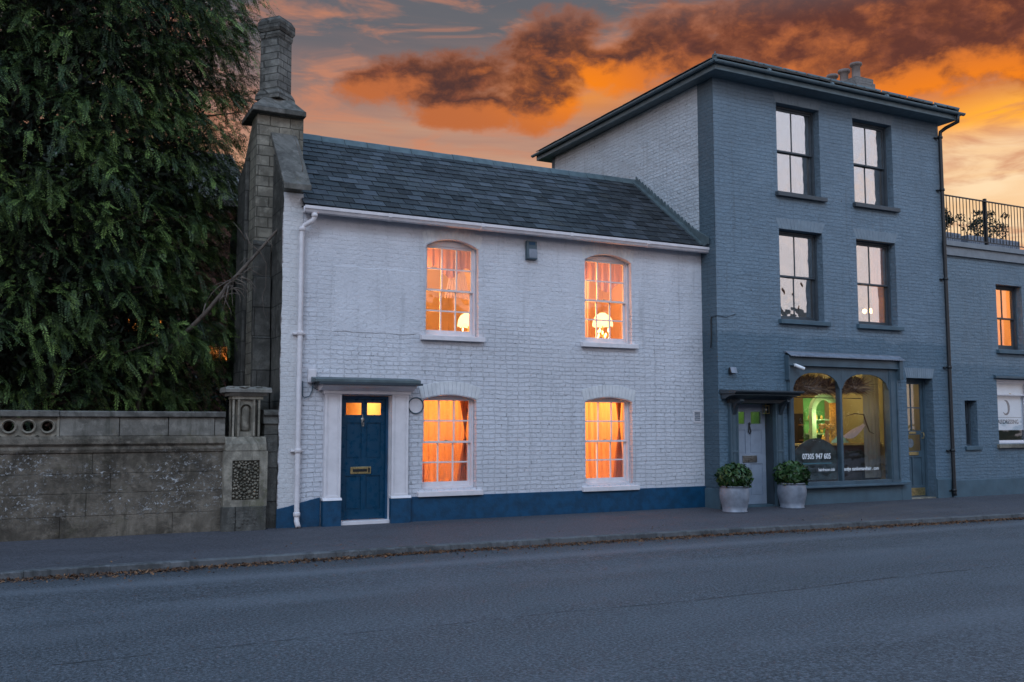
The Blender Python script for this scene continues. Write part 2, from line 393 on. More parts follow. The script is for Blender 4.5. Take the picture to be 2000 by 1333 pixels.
M['cobble'] = stone('cobble', (.27, .24, .19), lichen=0, bumpd=.01, moss=.2)
M['flint_bed'] = stone('flint_bed', (.11, .10, .08), lichen=0, bumpd=.01, moss=.1)
M['slate'] = slate('slate', [(.013, .015, .018), (.023, .026, .030), (.034, .038, .044), (.060, .068, .082), (.036, .036, .036)])
M['slate_grey'] = slate('slate_grey', [(.08, .085, .09), (.13, .13, .13), (.17, .16, .15), (.11, .12, .135)], .6)
M['road'] = asphalt('road', (.088, .095, .109), .9, .2, crack_line=True, bumpd=.012)
M['pavement'] = asphalt('pavement', (.082, .078, .090), .55, .2, bumpd=.008)
M['kerb'] = stone('kerb', (.125, .128, .135), lichen=0, bumpd=.006, moss=.1, dark=.7)
M['soil'] = plain('soil', (.03, .025, .018), .9, bmp=.02, bscale=15)
M['grass'] = plain('grass', (.03, .045, .015), .9, bmp=.02, bscale=20)
M['glass'] = glass('glass', .02)
M['glass_mirror'] = glass('glass_mirror', .38, wav=.003)
M['glass_mid'] = glass('glass_mid', .36, wav=.002)
M['glass_shop'] = glass('glass_shop', .05)
M['warm_wall'] = plain('warm_wall', (.85, .66, .48), .8, var=.06, nscale=2)
M['pink_wall'] = plain('pink_wall', (.88, .66, .58), .8, var=.06, nscale=2)
M['dim_wall'] = plain('dim_wall', (.35, .30, .26), .8)
M['wood'] = plain('wood', (.42, .23, .10), .5, var=.3, nscale=5)
M['curtain'] = cloth('curtain', (.92, .56, .36), .7)
M['curtain_drape'] = cloth('curtain_drape', (.62, .30, .20), .35)
M['valance'] = cloth('valance', (.66, .36, .34), .3)
M['net'] = cloth('net', (.85, .68, .66), .6)
M['sheer'] = cloth('sheer', (.45, .43, .38), .55)
M['blind'] = plain('blind', (.70, .76, .82), .7, var=.04)
M['shade'] = emit('shade', (1.0, .68, .34), 2.0)
M['bulb'] = emit('bulb', (1.0, .62, .24), 9.0)
M['shop_wall'] = plain('shop_wall', (.40, .33, .17), .8, var=.1, nscale=2)
M['green_arch'] = plain('green_arch', (.14, .42, .16), .6, var=.1)
M['pale_green'] = plain('pale_green', (.40, .66, .44), .6, var=.1)
M['counter'] = plain('counter', (.030, .027, .030), .5, var=.3)
M['gilt'] = plain('gilt', (.90, .52, .14), .5, var=.35, nscale=25)
M['letter_white'] = plain('letter_white', (.85, .87, .90), .5, bmp=0)
M['letter_grey'] = plain('letter_grey', (.05, .08, .11), .5, bmp=0)
M['zinc'] = plain('zinc', (.22, .25, .305), .5, metal=.2, var=.2, nscale=7, bmp=.003, bscale=14)
M['pot_clay'] = plain('pot_clay', (.22, .17, .15), .8, var=.2)
M['leaf_yew'] = leafmat('leaf_yew', (.010, .022, .010), (.050, .086, .026), (.20, .30, .075), .5, .15)
M['leaf_shrub'] = leafmat('leaf_shrub', (.012, .035, .010), (.030, .075, .022), (.075, .145, .045), .35, .1)
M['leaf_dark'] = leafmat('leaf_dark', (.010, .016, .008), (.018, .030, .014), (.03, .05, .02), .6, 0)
M['litter'] = leafmat('litter', (.035, .018, .010), (.13, .055, .025), (.27, .14, .07), .8, 0)
M['plume'] = leafmat('plume', (.05, .035, .028), (.20, .14, .10), (.50, .34, .18), .8, .1)
M['bark'] = plain('bark', (.06, .038, .03), .9, var=.35, nscale=14, bmp=.01, bscale=30)
M['twig'] = plain('twig', (.12, .095, .078), .9, var=.3, nscale=14, bmp=.004, bscale=30)
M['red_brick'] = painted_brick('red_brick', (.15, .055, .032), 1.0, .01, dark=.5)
M['pvc'] = plain('pvc', (.55, .58, .62), .4, var=.05)

# ------------------------------------------------------------------ mesh helpers
class MB:
    def __init__(s): s.v = []; s.f = []; s.c = []
    def quad(s, a, b, c, d):
        i = len(s.v); s.v += [tuple(a), tuple(b), tuple(c), tuple(d)]; s.f.append((i, i + 1, i + 2, i + 3)); return s
    def poly(s, pts):
        i = len(s.v); s.v += [tuple(p) for p in pts]; s.f.append(tuple(range(i, i + len(pts)))); return s
    def box(s, x0, x1, y0, y1, z0, z1):
        i = len(s.v)
        s.v += [(x0, y0, z0), (x1, y0, z0), (x1, y1, z0), (x0, y1, z0), (x0, y0, z1), (x1, y0, z1), (x1, y1, z1), (x0, y1, z1)]
        s.f += [(i, i + 3, i + 2, i + 1), (i + 4, i + 5, i + 6, i + 7), (i, i + 1, i + 5, i + 4), (i + 1, i + 2, i + 6, i + 5), (i + 2, i + 3, i + 7, i + 6), (i + 3, i, i + 4, i + 7)]
        return s
    def prism(s, prof, axis, a0, a1):
        """closed 2-D profile swept along an axis: 'x' -> profile is (y, z); 'y' -> (x, z); 'z' -> (x, y)"""
        def P(p, a):
            return {'x': (a, p[0], p[1]), 'y': (p[0], a, p[1]), 'z': (p[0], p[1], a)}[axis]
        i = len(s.v); n = len(prof)
        s.v += [P(p, a0) for p in prof] + [P(p, a1) for p in prof]
        s.f += [tuple(i + k for k in range(n)), tuple(i + n + k for k in reversed(range(n)))]
        s.f += [(i + k, i + n + k, i + n + (k + 1) % n, i + (k + 1) % n) for k in range(n)]
        return s
    def tube(s, pts, r, n=8, cap=True):
        pts = [Vector(p) for p in pts]; rs = r if isinstance(r, (list, tuple)) else [r] * len(pts)
        i0 = len(s.v); up = None
        for k, p in enumerate(pts):
            d = (pts[min(k + 1, len(pts) - 1)] - pts[max(k - 1, 0)]).normalized()
            if up is None:
                up = Vector((0, 0, 1)) if abs(d.z) < .9 else Vector((1, 0, 0))
            a = d.cross(up).normalized(); b_ = a.cross(d).normalized(); up = b_
            for q in range(n):
                t = 2 * math.pi * q / n
                s.v.append(tuple(p + (a * math.cos(t) + b_ * math.sin(t)) * rs[k]))
        for k in range(len(pts) - 1):
            for q in range(n):
                a = i0 + k * n + q; b_ = i0 + k * n + (q + 1) % n
                s.f.append((a, b_, b_ + n, a + n))
        if cap:
            s.f.append(tuple(i0 + q for q in reversed(range(n)))); s.f.append(tuple(i0 + (len(pts) - 1) * n + q for q in range(n)))
        return s
    def lathe(s, prof, c, n=20, axis='z', cap=True):
        i0 = len(s.v)
        for (r, h) in prof:
            for q in range(n):
                t = 2 * math.pi * q / n
                if axis == 'z': s.v.append((c[0] + r * math.cos(t), c[1] + r * math.sin(t), c[2] + h))
                else: s.v.append((c[0] + r * math.cos(t), c[1] + h, c[2] + r * math.sin(t)))
        for k in range(len(prof) - 1):
            for q in range(n):
                a = i0 + k * n + q; b_ = i0 + k * n + (q + 1) % n
                s.f.append((a, b_, b_ + n, a + n))
        if cap and prof[0][0] > 1e-6: s.f.append(tuple(i0 + q for q in range(n)))
        if cap and prof[-1][0] > 1e-6: s.f.append(tuple(i0 + (len(prof) - 1) * n + q for q in range(n)))
        return s
    def blob(s, c, r, n=7, squash=(1, 1, 1), jit=.2):
        i0 = len(s.v); rows = 4
        for a in range(rows + 1):
            ph = math.pi * a / rows
            for q in range(n):
                t = 2 * math.pi * q / n + a * .4; k = 1 + rnd.uniform(-jit, jit)
                s.v.append((c[0] + r * squash[0] * math.sin(ph) * math.cos(t) * k, c[1] + r * squash[1] * math.sin(ph) * math.sin(t) * k, c[2] + r * squash[2] * math.cos(ph)))
        for a in range(rows):
            for q in range(n):
                p = i0 + a * n + q; p2 = i0 + a * n + (q + 1) % n
                s.f.append((p, p + n, p2 + n, p2))
        return s

def tag(o, label=None, cat=None, group=None, kind=None):
    if label: o['label'] = label
    if cat: o['category'] = cat
    if group: o['group'] = group
    if kind: o['kind'] = kind
    return o
WL = {}
def empty(name, loc, label, cat, group=None):
    o = bpy.data.objects.new(name, None); COL.objects.link(o); o.location = loc
    o.empty_display_size = .2; WL[o] = Vector(loc)
    return tag(o, label, cat, group)
def obj(name, mb, m, parent=None, smooth=False, bevel=0.0, recalc=True, label=None, origin=None):
    me = bpy.data.meshes.new(name)
    off = WL.get(parent, Vector((0, 0, 0))) if parent else Vector(origin or (0, 0, 0))
    me.from_pydata([(x - off[0], y - off[1], z - off[2]) for x, y, z in mb.v], [], mb.f)
    if mb.c:
        at = me.color_attributes.new('rnd', 'FLOAT_COLOR', 'POINT')
        at.data.foreach_set('color', np.array(mb.c, dtype=np.float32).ravel())
    if recalc:
        import bmesh
        b = bmesh.new(); b.from_mesh(me); bmesh.ops.recalc_face_normals(b, faces=b.faces); b.to_mesh(me); b.free()
    me.materials.append(m)
    if smooth: me.polygons.foreach_set('use_smooth', [True] * len(me.polygons))
    o = bpy.data.objects.new(name, me); COL.objects.link(o)
    if parent:
        o.parent = parent; WL[o] = off
    elif origin: o.location = origin; WL[o] = off
    else: WL[o] = Vector((0, 0, 0))
    if bevel:
        bm = o.modifiers.new('bevel', 'BEVEL'); bm.width = bevel; bm.segments = 2; bm.limit_method = 'ANGLE'; bm.angle_limit = R(40)
    if smooth and not bevel:
        pass
    if label: o['label'] = label
    return o
def npmesh(name, verts, faces, cols, m, parent=None, origin=(0, 0, 0)):
    """verts (n,3), quads (k,4), cols (n,4) -> one mesh object"""
    off = WL.get(parent, Vector((0, 0, 0))) if parent else Vector(origin)
    me = bpy.data.meshes.new(name)
    v = verts - np.array(off)
    me.vertices.add(len(v)); me.vertices.foreach_set('co', v.astype(np.float32).ravel())
    k = faces.shape[1]
    me.loops.add(faces.size); me.loops.foreach_set('vertex_index', faces.astype(np.int32).ravel())
    me.polygons.add(len(faces)); me.polygons.foreach_set('loop_start', np.arange(0, faces.size, k, dtype=np.int32))
    me.polygons.foreach_set('loop_total', np.full(len(faces), k, dtype=np.int32))
    me.update(calc_edges=True)
    at = me.color_attributes.new('rnd', 'FLOAT_COLOR', 'POINT'); at.data.foreach_set('color', cols.astype(np.float32).ravel())
    me.materials.append(m)
    o = bpy.data.objects.new(name, me); COL.objects.link(o)
    if parent: o.parent = parent; WL[o] = off
    else: o.location = off; WL[o] = off
    return o

def arch_pts(u0, u1, vs, vc, n=12):
    """segmental arch from (u0,vs) over crown vc to (u1,vs)"""
    w_ = (u1 - u0) / 2; h = vc - vs; r = (w_ * w_ + h * h) / (2 * h); cu = (u0 + u1) / 2; cv = vc - r
    a = math.asin(min(1, w_ / r))
    return [(cu + r * math.sin(-a + 2 * a * k / n), cv + r * math.cos(-a + 2 * a * k / n)) for k in range(n + 1)]
def wall(mb, u0, u1, v0, v1, holes, P, depth=.3, reveals=True):
    """sheet in plane P(u, v, d) with holes (u0,u1,v0,v1[,spring]); reveals run inwards to depth"""
    us = sorted({u0, u1, *[h[0] for h in holes], *[h[1] for h in holes]})
    vs = sorted({v0, v1, *[h[2] for h in holes], *[h[3] for h in holes]})
    for a, b in zip(us, us[1:]):
        for c, d in zip(vs, vs[1:]):
            mu, mv = (a + b) / 2, (c + d) / 2
            if any(h[0] < mu < h[1] and h[2] < mv < h[3] for h in holes): continue
            mb.quad(P(a, c, 0), P(b, c, 0), P(b, d, 0), P(a, d, 0))
    for h in holes:
        a, b, c, d = h[:4]
        if len(h) > 4:
            ap = arch_pts(a, b, h[4], d)
            for p, q in zip(ap, ap[1:]):
                mb.quad(P(p[0], p[1], 0), P(q[0], q[1], 0), P(q[0], d, 0), P(p[0], d, 0))
        else: ap = [(a, d), (b, d)]
        if reveals:
            loop = [(a, c)] + ap + [(b, c)]
            for p, q in zip(loop, loop[1:] + loop[:1]):
                mb.quad(P(p[0], p[1], 0), P(q[0], q[1], 0), P(q[0], q[1], depth), P(p[0], p[1], depth))
    return mb

FWID = .05
def sash_window(parent, x0, x1, z0, z1, y, cols, rows, m, mglass, arch=None, rail=.06, bar=.026, glass_name='pane', mid=None):
    """a vertical sliding sash in a box frame: frame > upper sash, lower sash, pane. y = outer plane of the frame"""
    fw = FWID
    f = MB()
    f.box(x0, x0 + fw, y, y + .12, z0, z1); f.box(x1 - fw, x1, y, y + .12, z0, z1)
    if arch:   # arched head board filling under the brick arch
        ap = arch_pts(x0, x1, arch, z1 + .0); zi = arch + .028
        for p, q in zip(ap, ap[1:]):
            if min(p[1], q[1]) > zi + .002: f.prism([(p[0], zi), (q[0], zi), (q[0], q[1]), (p[0], p[1])], 'y', y + .012, y + .10)
        top = zi
    else:
        f.box(x0 + fw, x1 - fw, y + .001, y + .12, z1 - .045, z1); top = z1 - .045
    f.box(x0 + fw, x1 - fw, y + .001, y + .12, z0, z0 + .035)
    win = obj('window', f, m, parent, bevel=.003)
    zi0 = z0 + .035; zm = mid or (zi0 + top) / 2
    def sash(zb, zt, yy, lower):
        s = MB(); st = .038
        s.box(x0 + fw, x0 + fw + st, yy, yy + .04, zb, zt); s.box(x1 - fw - st, x1 - fw, yy, yy + .04, zb, zt)
        a0, a1 = x0 + fw + st, x1 - fw - st
        br, tr = (rail, .035) if lower else (.035, .04)
        s.box(a0, a1, yy, yy + .04, zb, zb + br); s.box(a0, a1, yy, yy + .04, zt - tr, zt)
        c0, c1 = zb + br, zt - tr
        for k in range(1, cols):
            xx = a0 + (a1 - a0) * k / cols; s.box(xx - bar / 2, xx + bar / 2, yy + .006, yy + .034, c0, c1)
        for k in range(1, rows):
            z_ = c0 + (c1 - c0) * k / rows
            for q in range(cols):
                l = a0 + (a1 - a0) * q / cols + (bar / 2 if q else 0); r_ = a0 + (a1 - a0) * (q + 1) / cols - (bar / 2 if q < cols - 1 else 0)
                s.box(l, r_, yy + .008, yy + .032, z_ - bar / 2, z_ + bar / 2)
        o = obj('sash', s, m, win, bevel=.002)
        g = MB(); g.box(a0, a1, yy + .018, yy + .022, c0, c1)
        obj(glass_name, g, mglass, win)
    sash(zm - .018, top, y + .03, False)
    sash(zi0, zm + .018, y + .073, True)
    c = MB(); c.box((x0 + x1) / 2 - .02, (x0 + x1) / 2 + .03, y + .055, y + .08, zm + .018, zm + .035)
    obj('catch', c, M['brass'], win)
    return win

def room(parent, x0, x1, y0, y1, z0, z1, holes, m, name='room_lining'):
    """the lining of a room behind windows: closed box with the window holes in its front"""
    r = MB()
    wall(r, x0, x1, z0, z1, holes, lambda u, v, d: (u, y0, v), reveals=False)
    r.quad((x0, y1, z0), (x1, y1, z0), (x1, y1, z1), (x0, y1, z1))
    r.quad((x0, y0, z0), (x0, y1, z0), (x0, y1, z1), (x0, y0, z1)); r.quad((x1, y0, z0), (x1, y1, z0), (x1, y1, z1), (x1, y0, z1))
    r.quad((x0, y0, z0), (x1, y0, z0), (x1, y1, z0), (x0, y1, z0)); r.quad((x0, y0, z1), (x1, y0, z1), (x1, y1, z1), (x0, y1, z1))
    return obj(name, r, m, parent, recalc=False)
def lamp_light(name, loc, power, col=(1, .50, .18), size=.08, parent=None):
    l = bpy.data.lights.new(name, 'POINT'); l.energy = power; l.color = col; l.shadow_soft_size = size
    o = bpy.data.objects.new(name, l); COL.objects.link(o); o.location = loc
    if parent: o.parent = parent; o.location = Vector(loc) - WL[parent]
    return o
def pleats(x0, x1, z0, z1, y, amp=.02, n=40, folds=9, spread=0.0, seed=0, bottom_wave=None, top_in=0.0):
    mb = MB(); rr = random.Random(seed); ph = [rr.uniform(0, 6) for _ in range(3)]
    rows = 8
    for j in range(rows + 1):
        tz = j / rows
        for i in range(n + 1):
            t = i / n
            xx = x0 + (x1 - x0) * t
            zb = z0 + (bottom_wave(t) if bottom_wave else 0)
            zz = zb + (z1 - zb) * tz
            yy = y + amp * math.sin(t * folds * 6.28 + ph[0] + .5 * math.sin(tz * 2 + ph[1])) + amp * .5 * math.sin(t * folds * 13.1 + ph[2])
            mb.v.append((xx + top_in * tz * (t - .5), yy, zz))
    for j in range(rows):
        for i in range(n):
            a = j * (n + 1) + i; mb.f.append((a, a + 1, a + n + 2, a + n + 1))
    return mb
def text_mesh(name, s, size, loc, m, parent, extr=.001, squeeze=1.0, font_bold=False):
    cu = bpy.data.curves.new(name, 'FONT'); cu.body = s; cu.size = size; cu.extrude = extr; cu.resolution_u = 3; cu.offset = size * .018
    o = bpy.data.objects.new(name, cu); COL.objects.link(o)
    dg = bpy.context.evaluated_depsgraph_get(); dg.update()
    me = bpy.data.meshes.new_from_object(o.evaluated_get(dg)); bpy.data.objects.remove(o)
    me.transform(Matrix.Rotation(R(90), 4, 'X') @ Matrix.Diagonal((squeeze, 1, 1, 1)))
    me.materials.clear(); me.materials.append(m)
    q = bpy.data.objects.new(name, me); COL.objects.link(q)
    if parent: q.parent = parent; q.location = Vector(loc) - WL[parent]
    else: q.location = loc
    return q
#@@MAIN
G = -.46          # plane of the townhouse and annex fronts
FY = lambda y0: (lambda u, v, d: (u, y0 + d, v))
# ------------------------------------------------------------------ setting: ground, road, kerb, pavement
def kerb_y(x):
    xs = [-60, -8, 0, 3.3, 6.2, 9.8, 16.6, 24, 60]; ys = [-3.0, -2.82, -2.74, -2.74, -2.76, -2.93, -3.41, -4.0, -7.2]
    return float(np.interp(x, xs, ys))
g = MB(); g.quad((-400, -400, -.32), (400, -400, -.32), (400, 600, -.32), (-400, 600, -.32))
tag(obj('ground', g, M['grass']), 'dark open ground beyond the street and the houses', 'ground', kind='structure')
rd = MB()
xs = [-60, -30, -12] + [i * 1.0 for i in range(-8, 30)] + [40, 60]
for a, b in zip(xs, xs[1:]):
    rows = [None, -4.6, -7.3, -10.0, -12.2]; zz = [-.138, -.115, -.10, -.115, -.15]
    for j in range(4):
        ya0 = kerb_y(a) + .02 if j == 0 else rows[j]; yb0 = kerb_y(b) + .02 if j == 0 else rows[j]
        if j == 0: ya1 = min(-4.6, kerb_y(a) - 1.2); yb1 = min(-4.6, kerb_y(b) - 1.2)
        else: ya1 = yb1 = rows[j + 1]
        if j == 1: ya0 = min(-4.6, kerb_y(a) - 1.2); yb0 = min(-4.6, kerb_y(b) - 1.2)
        rd.quad((a, ya1, zz[j + 1]), (b, yb1, zz[j + 1]), (b, yb0, zz[j]), (a, ya0, zz[j]))
tag(obj('road', rd, M['road']), 'blue-grey asphalt road with a long dark joint along its middle', 'road', kind='structure')
pv = MB()
for a, b in zip(xs, xs[1:]):
    pv.quad((a, kerb_y(a) + .12, -.052), (b, kerb_y(b) + .12, -.052), (b, 0, -.002), (a, 0, -.002))
pv.quad((-60, 0, -.002), (60, 0, -.002), (60, .5, 0), (-60, .5, 0))
tag(obj('pavement', pv, M['pavement']), 'purplish grey tarmac pavement in front of the houses', 'pavement', kind='structure')
kb = MB(); x = -20.0
while x < 40:
    x2 = x + .91; ya, yb = kerb_y(x), kerb_y(x2); h = rnd.uniform(-.003, .003)
    for (p, q) in [(0, 0)]:
        i = len(kb.v)
        for (xx, yy) in ((x + .0015, ya), (x2 - .0015, yb)):
            kb.v += [(xx, yy, -.2), (xx, yy + .008, -.06 + h), (xx, yy + .02, -.048 + h), (xx, yy + .125, -.046 + h), (xx, yy + .125, -.2)]
        kb.f += [(i + k, i + 5 + k, i + 6 + k, i + 1 + k) for k in range(4)]
        kb.f += [(i, i + 1, i + 2, i + 3, i + 4), (i + 9, i + 8, i + 7, i + 6, i + 5)]
    x = x2
tag(obj('kerb', kb, M['kerb']), 'row of worn granite kerbstones edging the pavement', 'kerb', kind='structure')
op = MB(); op.box(-60, 60, -17.5, -12.2, -.3, -.03)
tag(obj('pavement', op, M['pavement']), 'pavement on the near side of the road', 'pavement', kind='structure')
gg = MB(); gg.quad((-60, .5, .0), (3.3, .5, .0), (3.3, 60, .3), (-60, 60, .3))
tag(obj('ground', gg, M['soil']), 'dark bare garden ground behind the stone wall', 'ground', kind='structure')
# leaf litter caught in the gutter
def litter(n, seed):
    r = np.random.RandomState(seed)
    x = r.uniform(-6, 24, n); clump = .5 + .5 * np.sin(x * 1.7) * np.sin(x * .63 + 1)
    d = np.abs(r.normal(0, 1, n)) * (.07 + .08 * clump) * np.where(r.rand(n) < .06, 4, 1)
    d = np.where(r.rand(n) < .02, -r.uniform(.1, 2.0, n), d)
    ky = np.array([kerb_y(q) for q in x]); y = ky - .01 - d
    z = np.where(d < 0, -.045, -.132 + .018 * np.exp(-d / .05) * r.rand(n))
    L = r.uniform(.010, .034, n); Wd = L * r.uniform(.25, .6, n); a = r.uniform(0, 6.28, n); tl = r.normal(0, .45, n)
    ca, sa = np.cos(a), np.sin(a)
    C = np.stack([x, y, z], 1)[:, None, :]
    U = np.stack([ca, sa, np.sin(tl) * .8], 1)[:, None, :] * L[:, None, None]; V = np.stack([-sa, ca, np.sin(r.normal(0, .3, n))], 1)[:, None, :] * Wd[:, None, None]
    q = np.concatenate([C - U, C - V * .8, C + U, C + V * .8], 1) + np.array([0, 0, .006])
    cols = np.repeat(np.stack([r.rand(n), r.rand(n), r.rand(n), np.ones(n)], 1)[:, None, :], 4, 1)
    return q.reshape(-1, 3), np.arange(n * 4).reshape(-1, 4), cols.reshape(-1, 4)
q = litter(17000, 3)
tag(npmesh('leaf_litter', *q, M['litter']), 'strip of rusty brown fallen leaves lying in the gutter', 'leaf litter', kind='stuff')

# ------------------------------------------------------------------ the white cottage
ct = empty('cottage', (7.7, 0, 0), 'low white painted brick cottage with blue plinth and slate roof', 'house')
W1 = (5.98, 6.97, 3.13, 4.82, 4.68); W2 = (9.16, 10.20, 3.13, 4.82, 4.69)
W3 = (5.94, 6.94, .52, 2.11, 2.03); W4 = (9.15, 10.19, .50, 2.11, 2.03)
DR = (4.51, 5.36, .0, 2.08)
mb = wall(MB(), 3.83, 11.88, -.1, 5.25, [W1, W2, W3, W4, DR], FY(0.0), .32)
obj('wall', mb, M['white_brick'], ct, recalc=False)
# soldier-course arches, each brick standing a little proud
for (w_, nb) in ((W1, 15), (W2, 15), (W3, 15), (W4, 16)):
    ab = MB(); u0, u1, vs, vc = w_[0] - .03, w_[1] + .03, w_[4], w_[3]
    p0 = arch_pts(u0, u1, vs + .005, vc + .012, nb); sp = 1.10
    cu = (u0 + u1) / 2; p1 = [(cu + (p[0] - cu) * sp, p[1] + .225 - .03 * abs(p[0] - cu)) for p in p0]
    dpt = .007 if w_[2] < 1 else .002
    for k in range(nb):
        e = .05; a = [p0[k][i] * (1 - e) + p0[k + 1][i] * e for i in (0, 1)]; b = [p0[k + 1][i] * (1 - e) + p0[k][i] * e for i in (0, 1)]
        c = [p1[k + 1][i] * (1 - e) + p1[k][i] * e for i in (0, 1)]; d = [p1[k][i] * (1 - e) + p1[k + 1][i] * e for i in (0, 1)]
        ab.prism([a, b, c, d], 'y', -dpt - rnd.uniform(0, .003), .02)
    obj('window_arch', ab, plain('arch_paint_%d' % nb, (.68, .68, .69), .6, var=.1, bmp=.004, bscale=18), ct, bevel=.004)
pl = MB()
pl.prism([(3.50, -.1), (4.19, -.1), (4.19, .45), (4.0, .41), (3.68, .325), (3.50, .29)], 'y', -.035, .0)
pl.box(5.69, 11.88, -.035, .0, -.1, .405)
obj('plinth', pl, M['blue_plinth'], ct, bevel=.006)
FWID = .036
for (w_, z) in ((W1, 3.04), (W2, 3.04), (W3, .40), (W4, .385)):
    sb = MB()
    sb.prism([(-.085, z), (.20, z), (.20, z + .108), (-.085, z + .082)], 'x', w_[0] - .10, w_[1] + .10)
    win = sash_window(ct, w_[0] + .004, w_[1] - .004, w_[2] + .0, w_[3] - .004, .115, 3, 2, M['white_paint'], M['glass'], arch=w_[4], rail=.075)
    obj('window_sill', sb, M['white_paint'], win, bevel=.006)
FWID = .05
# door surround
def pilaster(x0, x1, ya, yb, z0, z1, m, parent, inset=.035, name='pilaster', split=None):
    p = MB(); p.box(x0, x1, ya + .012, yb, z0, z1)
    p.box(x0, x0 + inset, ya, ya + .012, z0, z1); p.box(x1 - inset, x1, ya, ya + .012, z0, z1)
    p.box(x0 + inset, x1 - inset, ya, ya + .012, z1 - inset, z1); p.box(x0 + inset, x1 - inset, ya, ya + .012, z0, z0 + inset)
    p.box(x0 + inset + .018, x0 + inset + .026, ya + .004, ya + .012, z0 + inset, z1 - inset); p.box(x1 - inset - .026, x1 - inset - .018, ya + .004, ya + .012, z0 + inset, z1 - inset)
    if split:
        for s in split: p.box(x0 + inset, x1 - inset, ya, ya + .012, s - inset * .6, s + inset * .6)
    return obj(name, p, m, parent, bevel=.004)
pilaster(4.23, 4.50, -.10, 0, .44, 2.10, M['white_paint'], ct)
pilaster(5.36, 5.65, -.10, 0, .44, 2.10, M['white_paint'], ct)
for a, b in ((4.21, 4.51), (5.35, 5.69)):
    p = MB(); p.box(a, b, -.13, .0, -.1, .40); obj('pilaster_base', p, M['blue_plinth'], ct, bevel=.005)
    p = MB(); p.prism([(-.14, .40), (0, .40), (0, .44), (-.105, .44), (-.125, .425)], 'x', a - .005, b + .005); obj('pilaster_foot', p, M['white_paint'], ct)
p = MB()
p.box(4.20, 5.68, -.12, 0, 2.10, 2.155)
p.prism([(-.14, 2.155), (0, 2.155), (0, 2.245), (-.30, 2.245), (-.29, 2.215), (-.22, 2.19)], 'x', 4.13, 5.72)
obj('cornice', p, M['white_paint'], ct, bevel=.003)
p = MB()
obj('canopy_edge', MB().box(4.06, 5.80, -.36, 0, 2.245, 2.28), M['dark_wood'], ct, bevel=.003)
p.prism([(-.345, 2.281), (0, 2.281), (0, 2.375), (-.04, 2.37), (-.345, 2.33)], 'x', 4.00, 5.77)
obj('canopy', p, M['lead'], ct, bevel=.006)
# front door
fr = MB(); fr.box(4.514, 4.56, .06, .19, 0, 2.075); fr.box(5.31, 5.356, .06, .19, 0, 2.075); fr.box(4.56, 5.31, .061, .19, 2.03, 2.075)
obj('door_frame', fr, M['blue_plinth'], ct)
lin = MB(); lin.box(5.349, 5.357, -.02, .059, .0, 2.076); lin.box(4.513, 4.521, -.02, .059, .0, 2.076)
obj('door_lining', lin, M['white_paint'], ct)
st = MB(); st.box(4.52, 5.35, -.06, .20, -.02, .055); obj('doorstep', st, M['white_paint'], ct, bevel=.008)
def panel_door(parent, x0, x1, z0, z1, y, panels, lights, m, th=.045):
    """panels, lights: (x0,x1,z0,z1) in fractions of the leaf"""
    X = lambda t: x0 + (x1 - x0) * t
    Zf = lambda t: z0 + (z1 - z0) * t
    rects = [(X(a), X(b), Zf(c), Zf(d)) for a, b, c, d in panels + lights]
    d = wall(MB(), x0, x1, z0, z1, rects, lambda u, v, dd: (u, y + dd, v), .016)
    dd = MB(); dd.v, dd.f = d.v, d.f
    for k, (a, b, c, e) in enumerate(rects):
        if k < len(panels):
            dd.quad((a, y + .016, c), (b, y + .016, c), (b, y + .016, e), (a, y + .016, e))
            dd.box(a + .025, b - .025, y + .008, y + .0155, c + .025, e - .025)
    dd.box(x0, x1, y + .04, y + .045, z0, rects[len(panels)][2] if lights else z1)
    door = obj('door', dd, m, parent, recalc=False)
    for (a, b, c, e) in rects[len(panels):]:
        g_ = MB(); g_.box(a, b, y + .014, y + .018, c, e); obj('door_pane', g_, M['glass'], door)
    return door
dp = [(.10, .46, .50, .80), (.56, .90, .50, .80), (.10, .46, .08, .36), (.56, .90, .08, .36)]
door = panel_door(ct, 4.56, 5.31, .06, 2.03, .105, dp, [(.10, .45, .865, .965), (.58, .90, .865, .965)], M['blue_door'])
p = MB(); p.box(4.72, 5.07, .092, .105, .80, .915); obj('letter_plate', p, M['brass'], door, bevel=.004)
p = MB(); p.box(4.76, 5.0, .086, .092, .835, .88); p.box(5.02, 5.05, .085, .092, .82, .9); obj('letter_flap', p, M['black_metal'], door, bevel=.003)
p = MB(); p.lathe([(.012, -.03), (.03, -.02), (.034, 0)], (4.915, .105, 1.69), 12, 'y'); p.tube([(4.915, .085, 1.72), (4.90, .08, 1.64), (4.905, .08, 1.58), (4.93, .08, 1.58), (4.93, .08, 1.64)], .009, 6)
p.tube([(4.915, .09, 1.70), (4.915, .09, 1.78)], [.010, .004], 6); obj('door_knocker', p, M['steel'], door)
# things on the cottage front
p = MB(); p.lathe([(.145, 0), (.145, -.022), (.128, -.026), (.128, -.010), (.0001, -.010)], (5.81, -.0, 1.925), 40, 'y')
rp = empty('wall_plaque', (5.81, 0, 1.925), 'round white plaque with a thin dark blue rim beside the blue door', 'plaque')
obj('rim', MB().lathe([(.140, -.004), (.143, -.024), (.128, -.028), (.122, -.012), (.122, -.004)], (5.81, 0, 1.925), 48, 'y', cap=False), M['grey_wood'], rp, smooth=True)
obj('disc', MB().lathe([(.123, -.0035), (.123, -.011), (.0001, -.012)], (5.81, 0, 1.925), 48, 'y'), M['white_metal'], rp)
al = empty('alarm_box', (8.02, 0, 4.75), 'small dark blue and grey alarm box high on the white wall', 'alarm box')
p = MB(); p.prism([(-.085, 4.59), (0, 4.57), (0, 4.92), (-.06, 4.92)], 'x', 7.90, 8.11); obj('case', p, M['grey_wood'], al, bevel=.006)
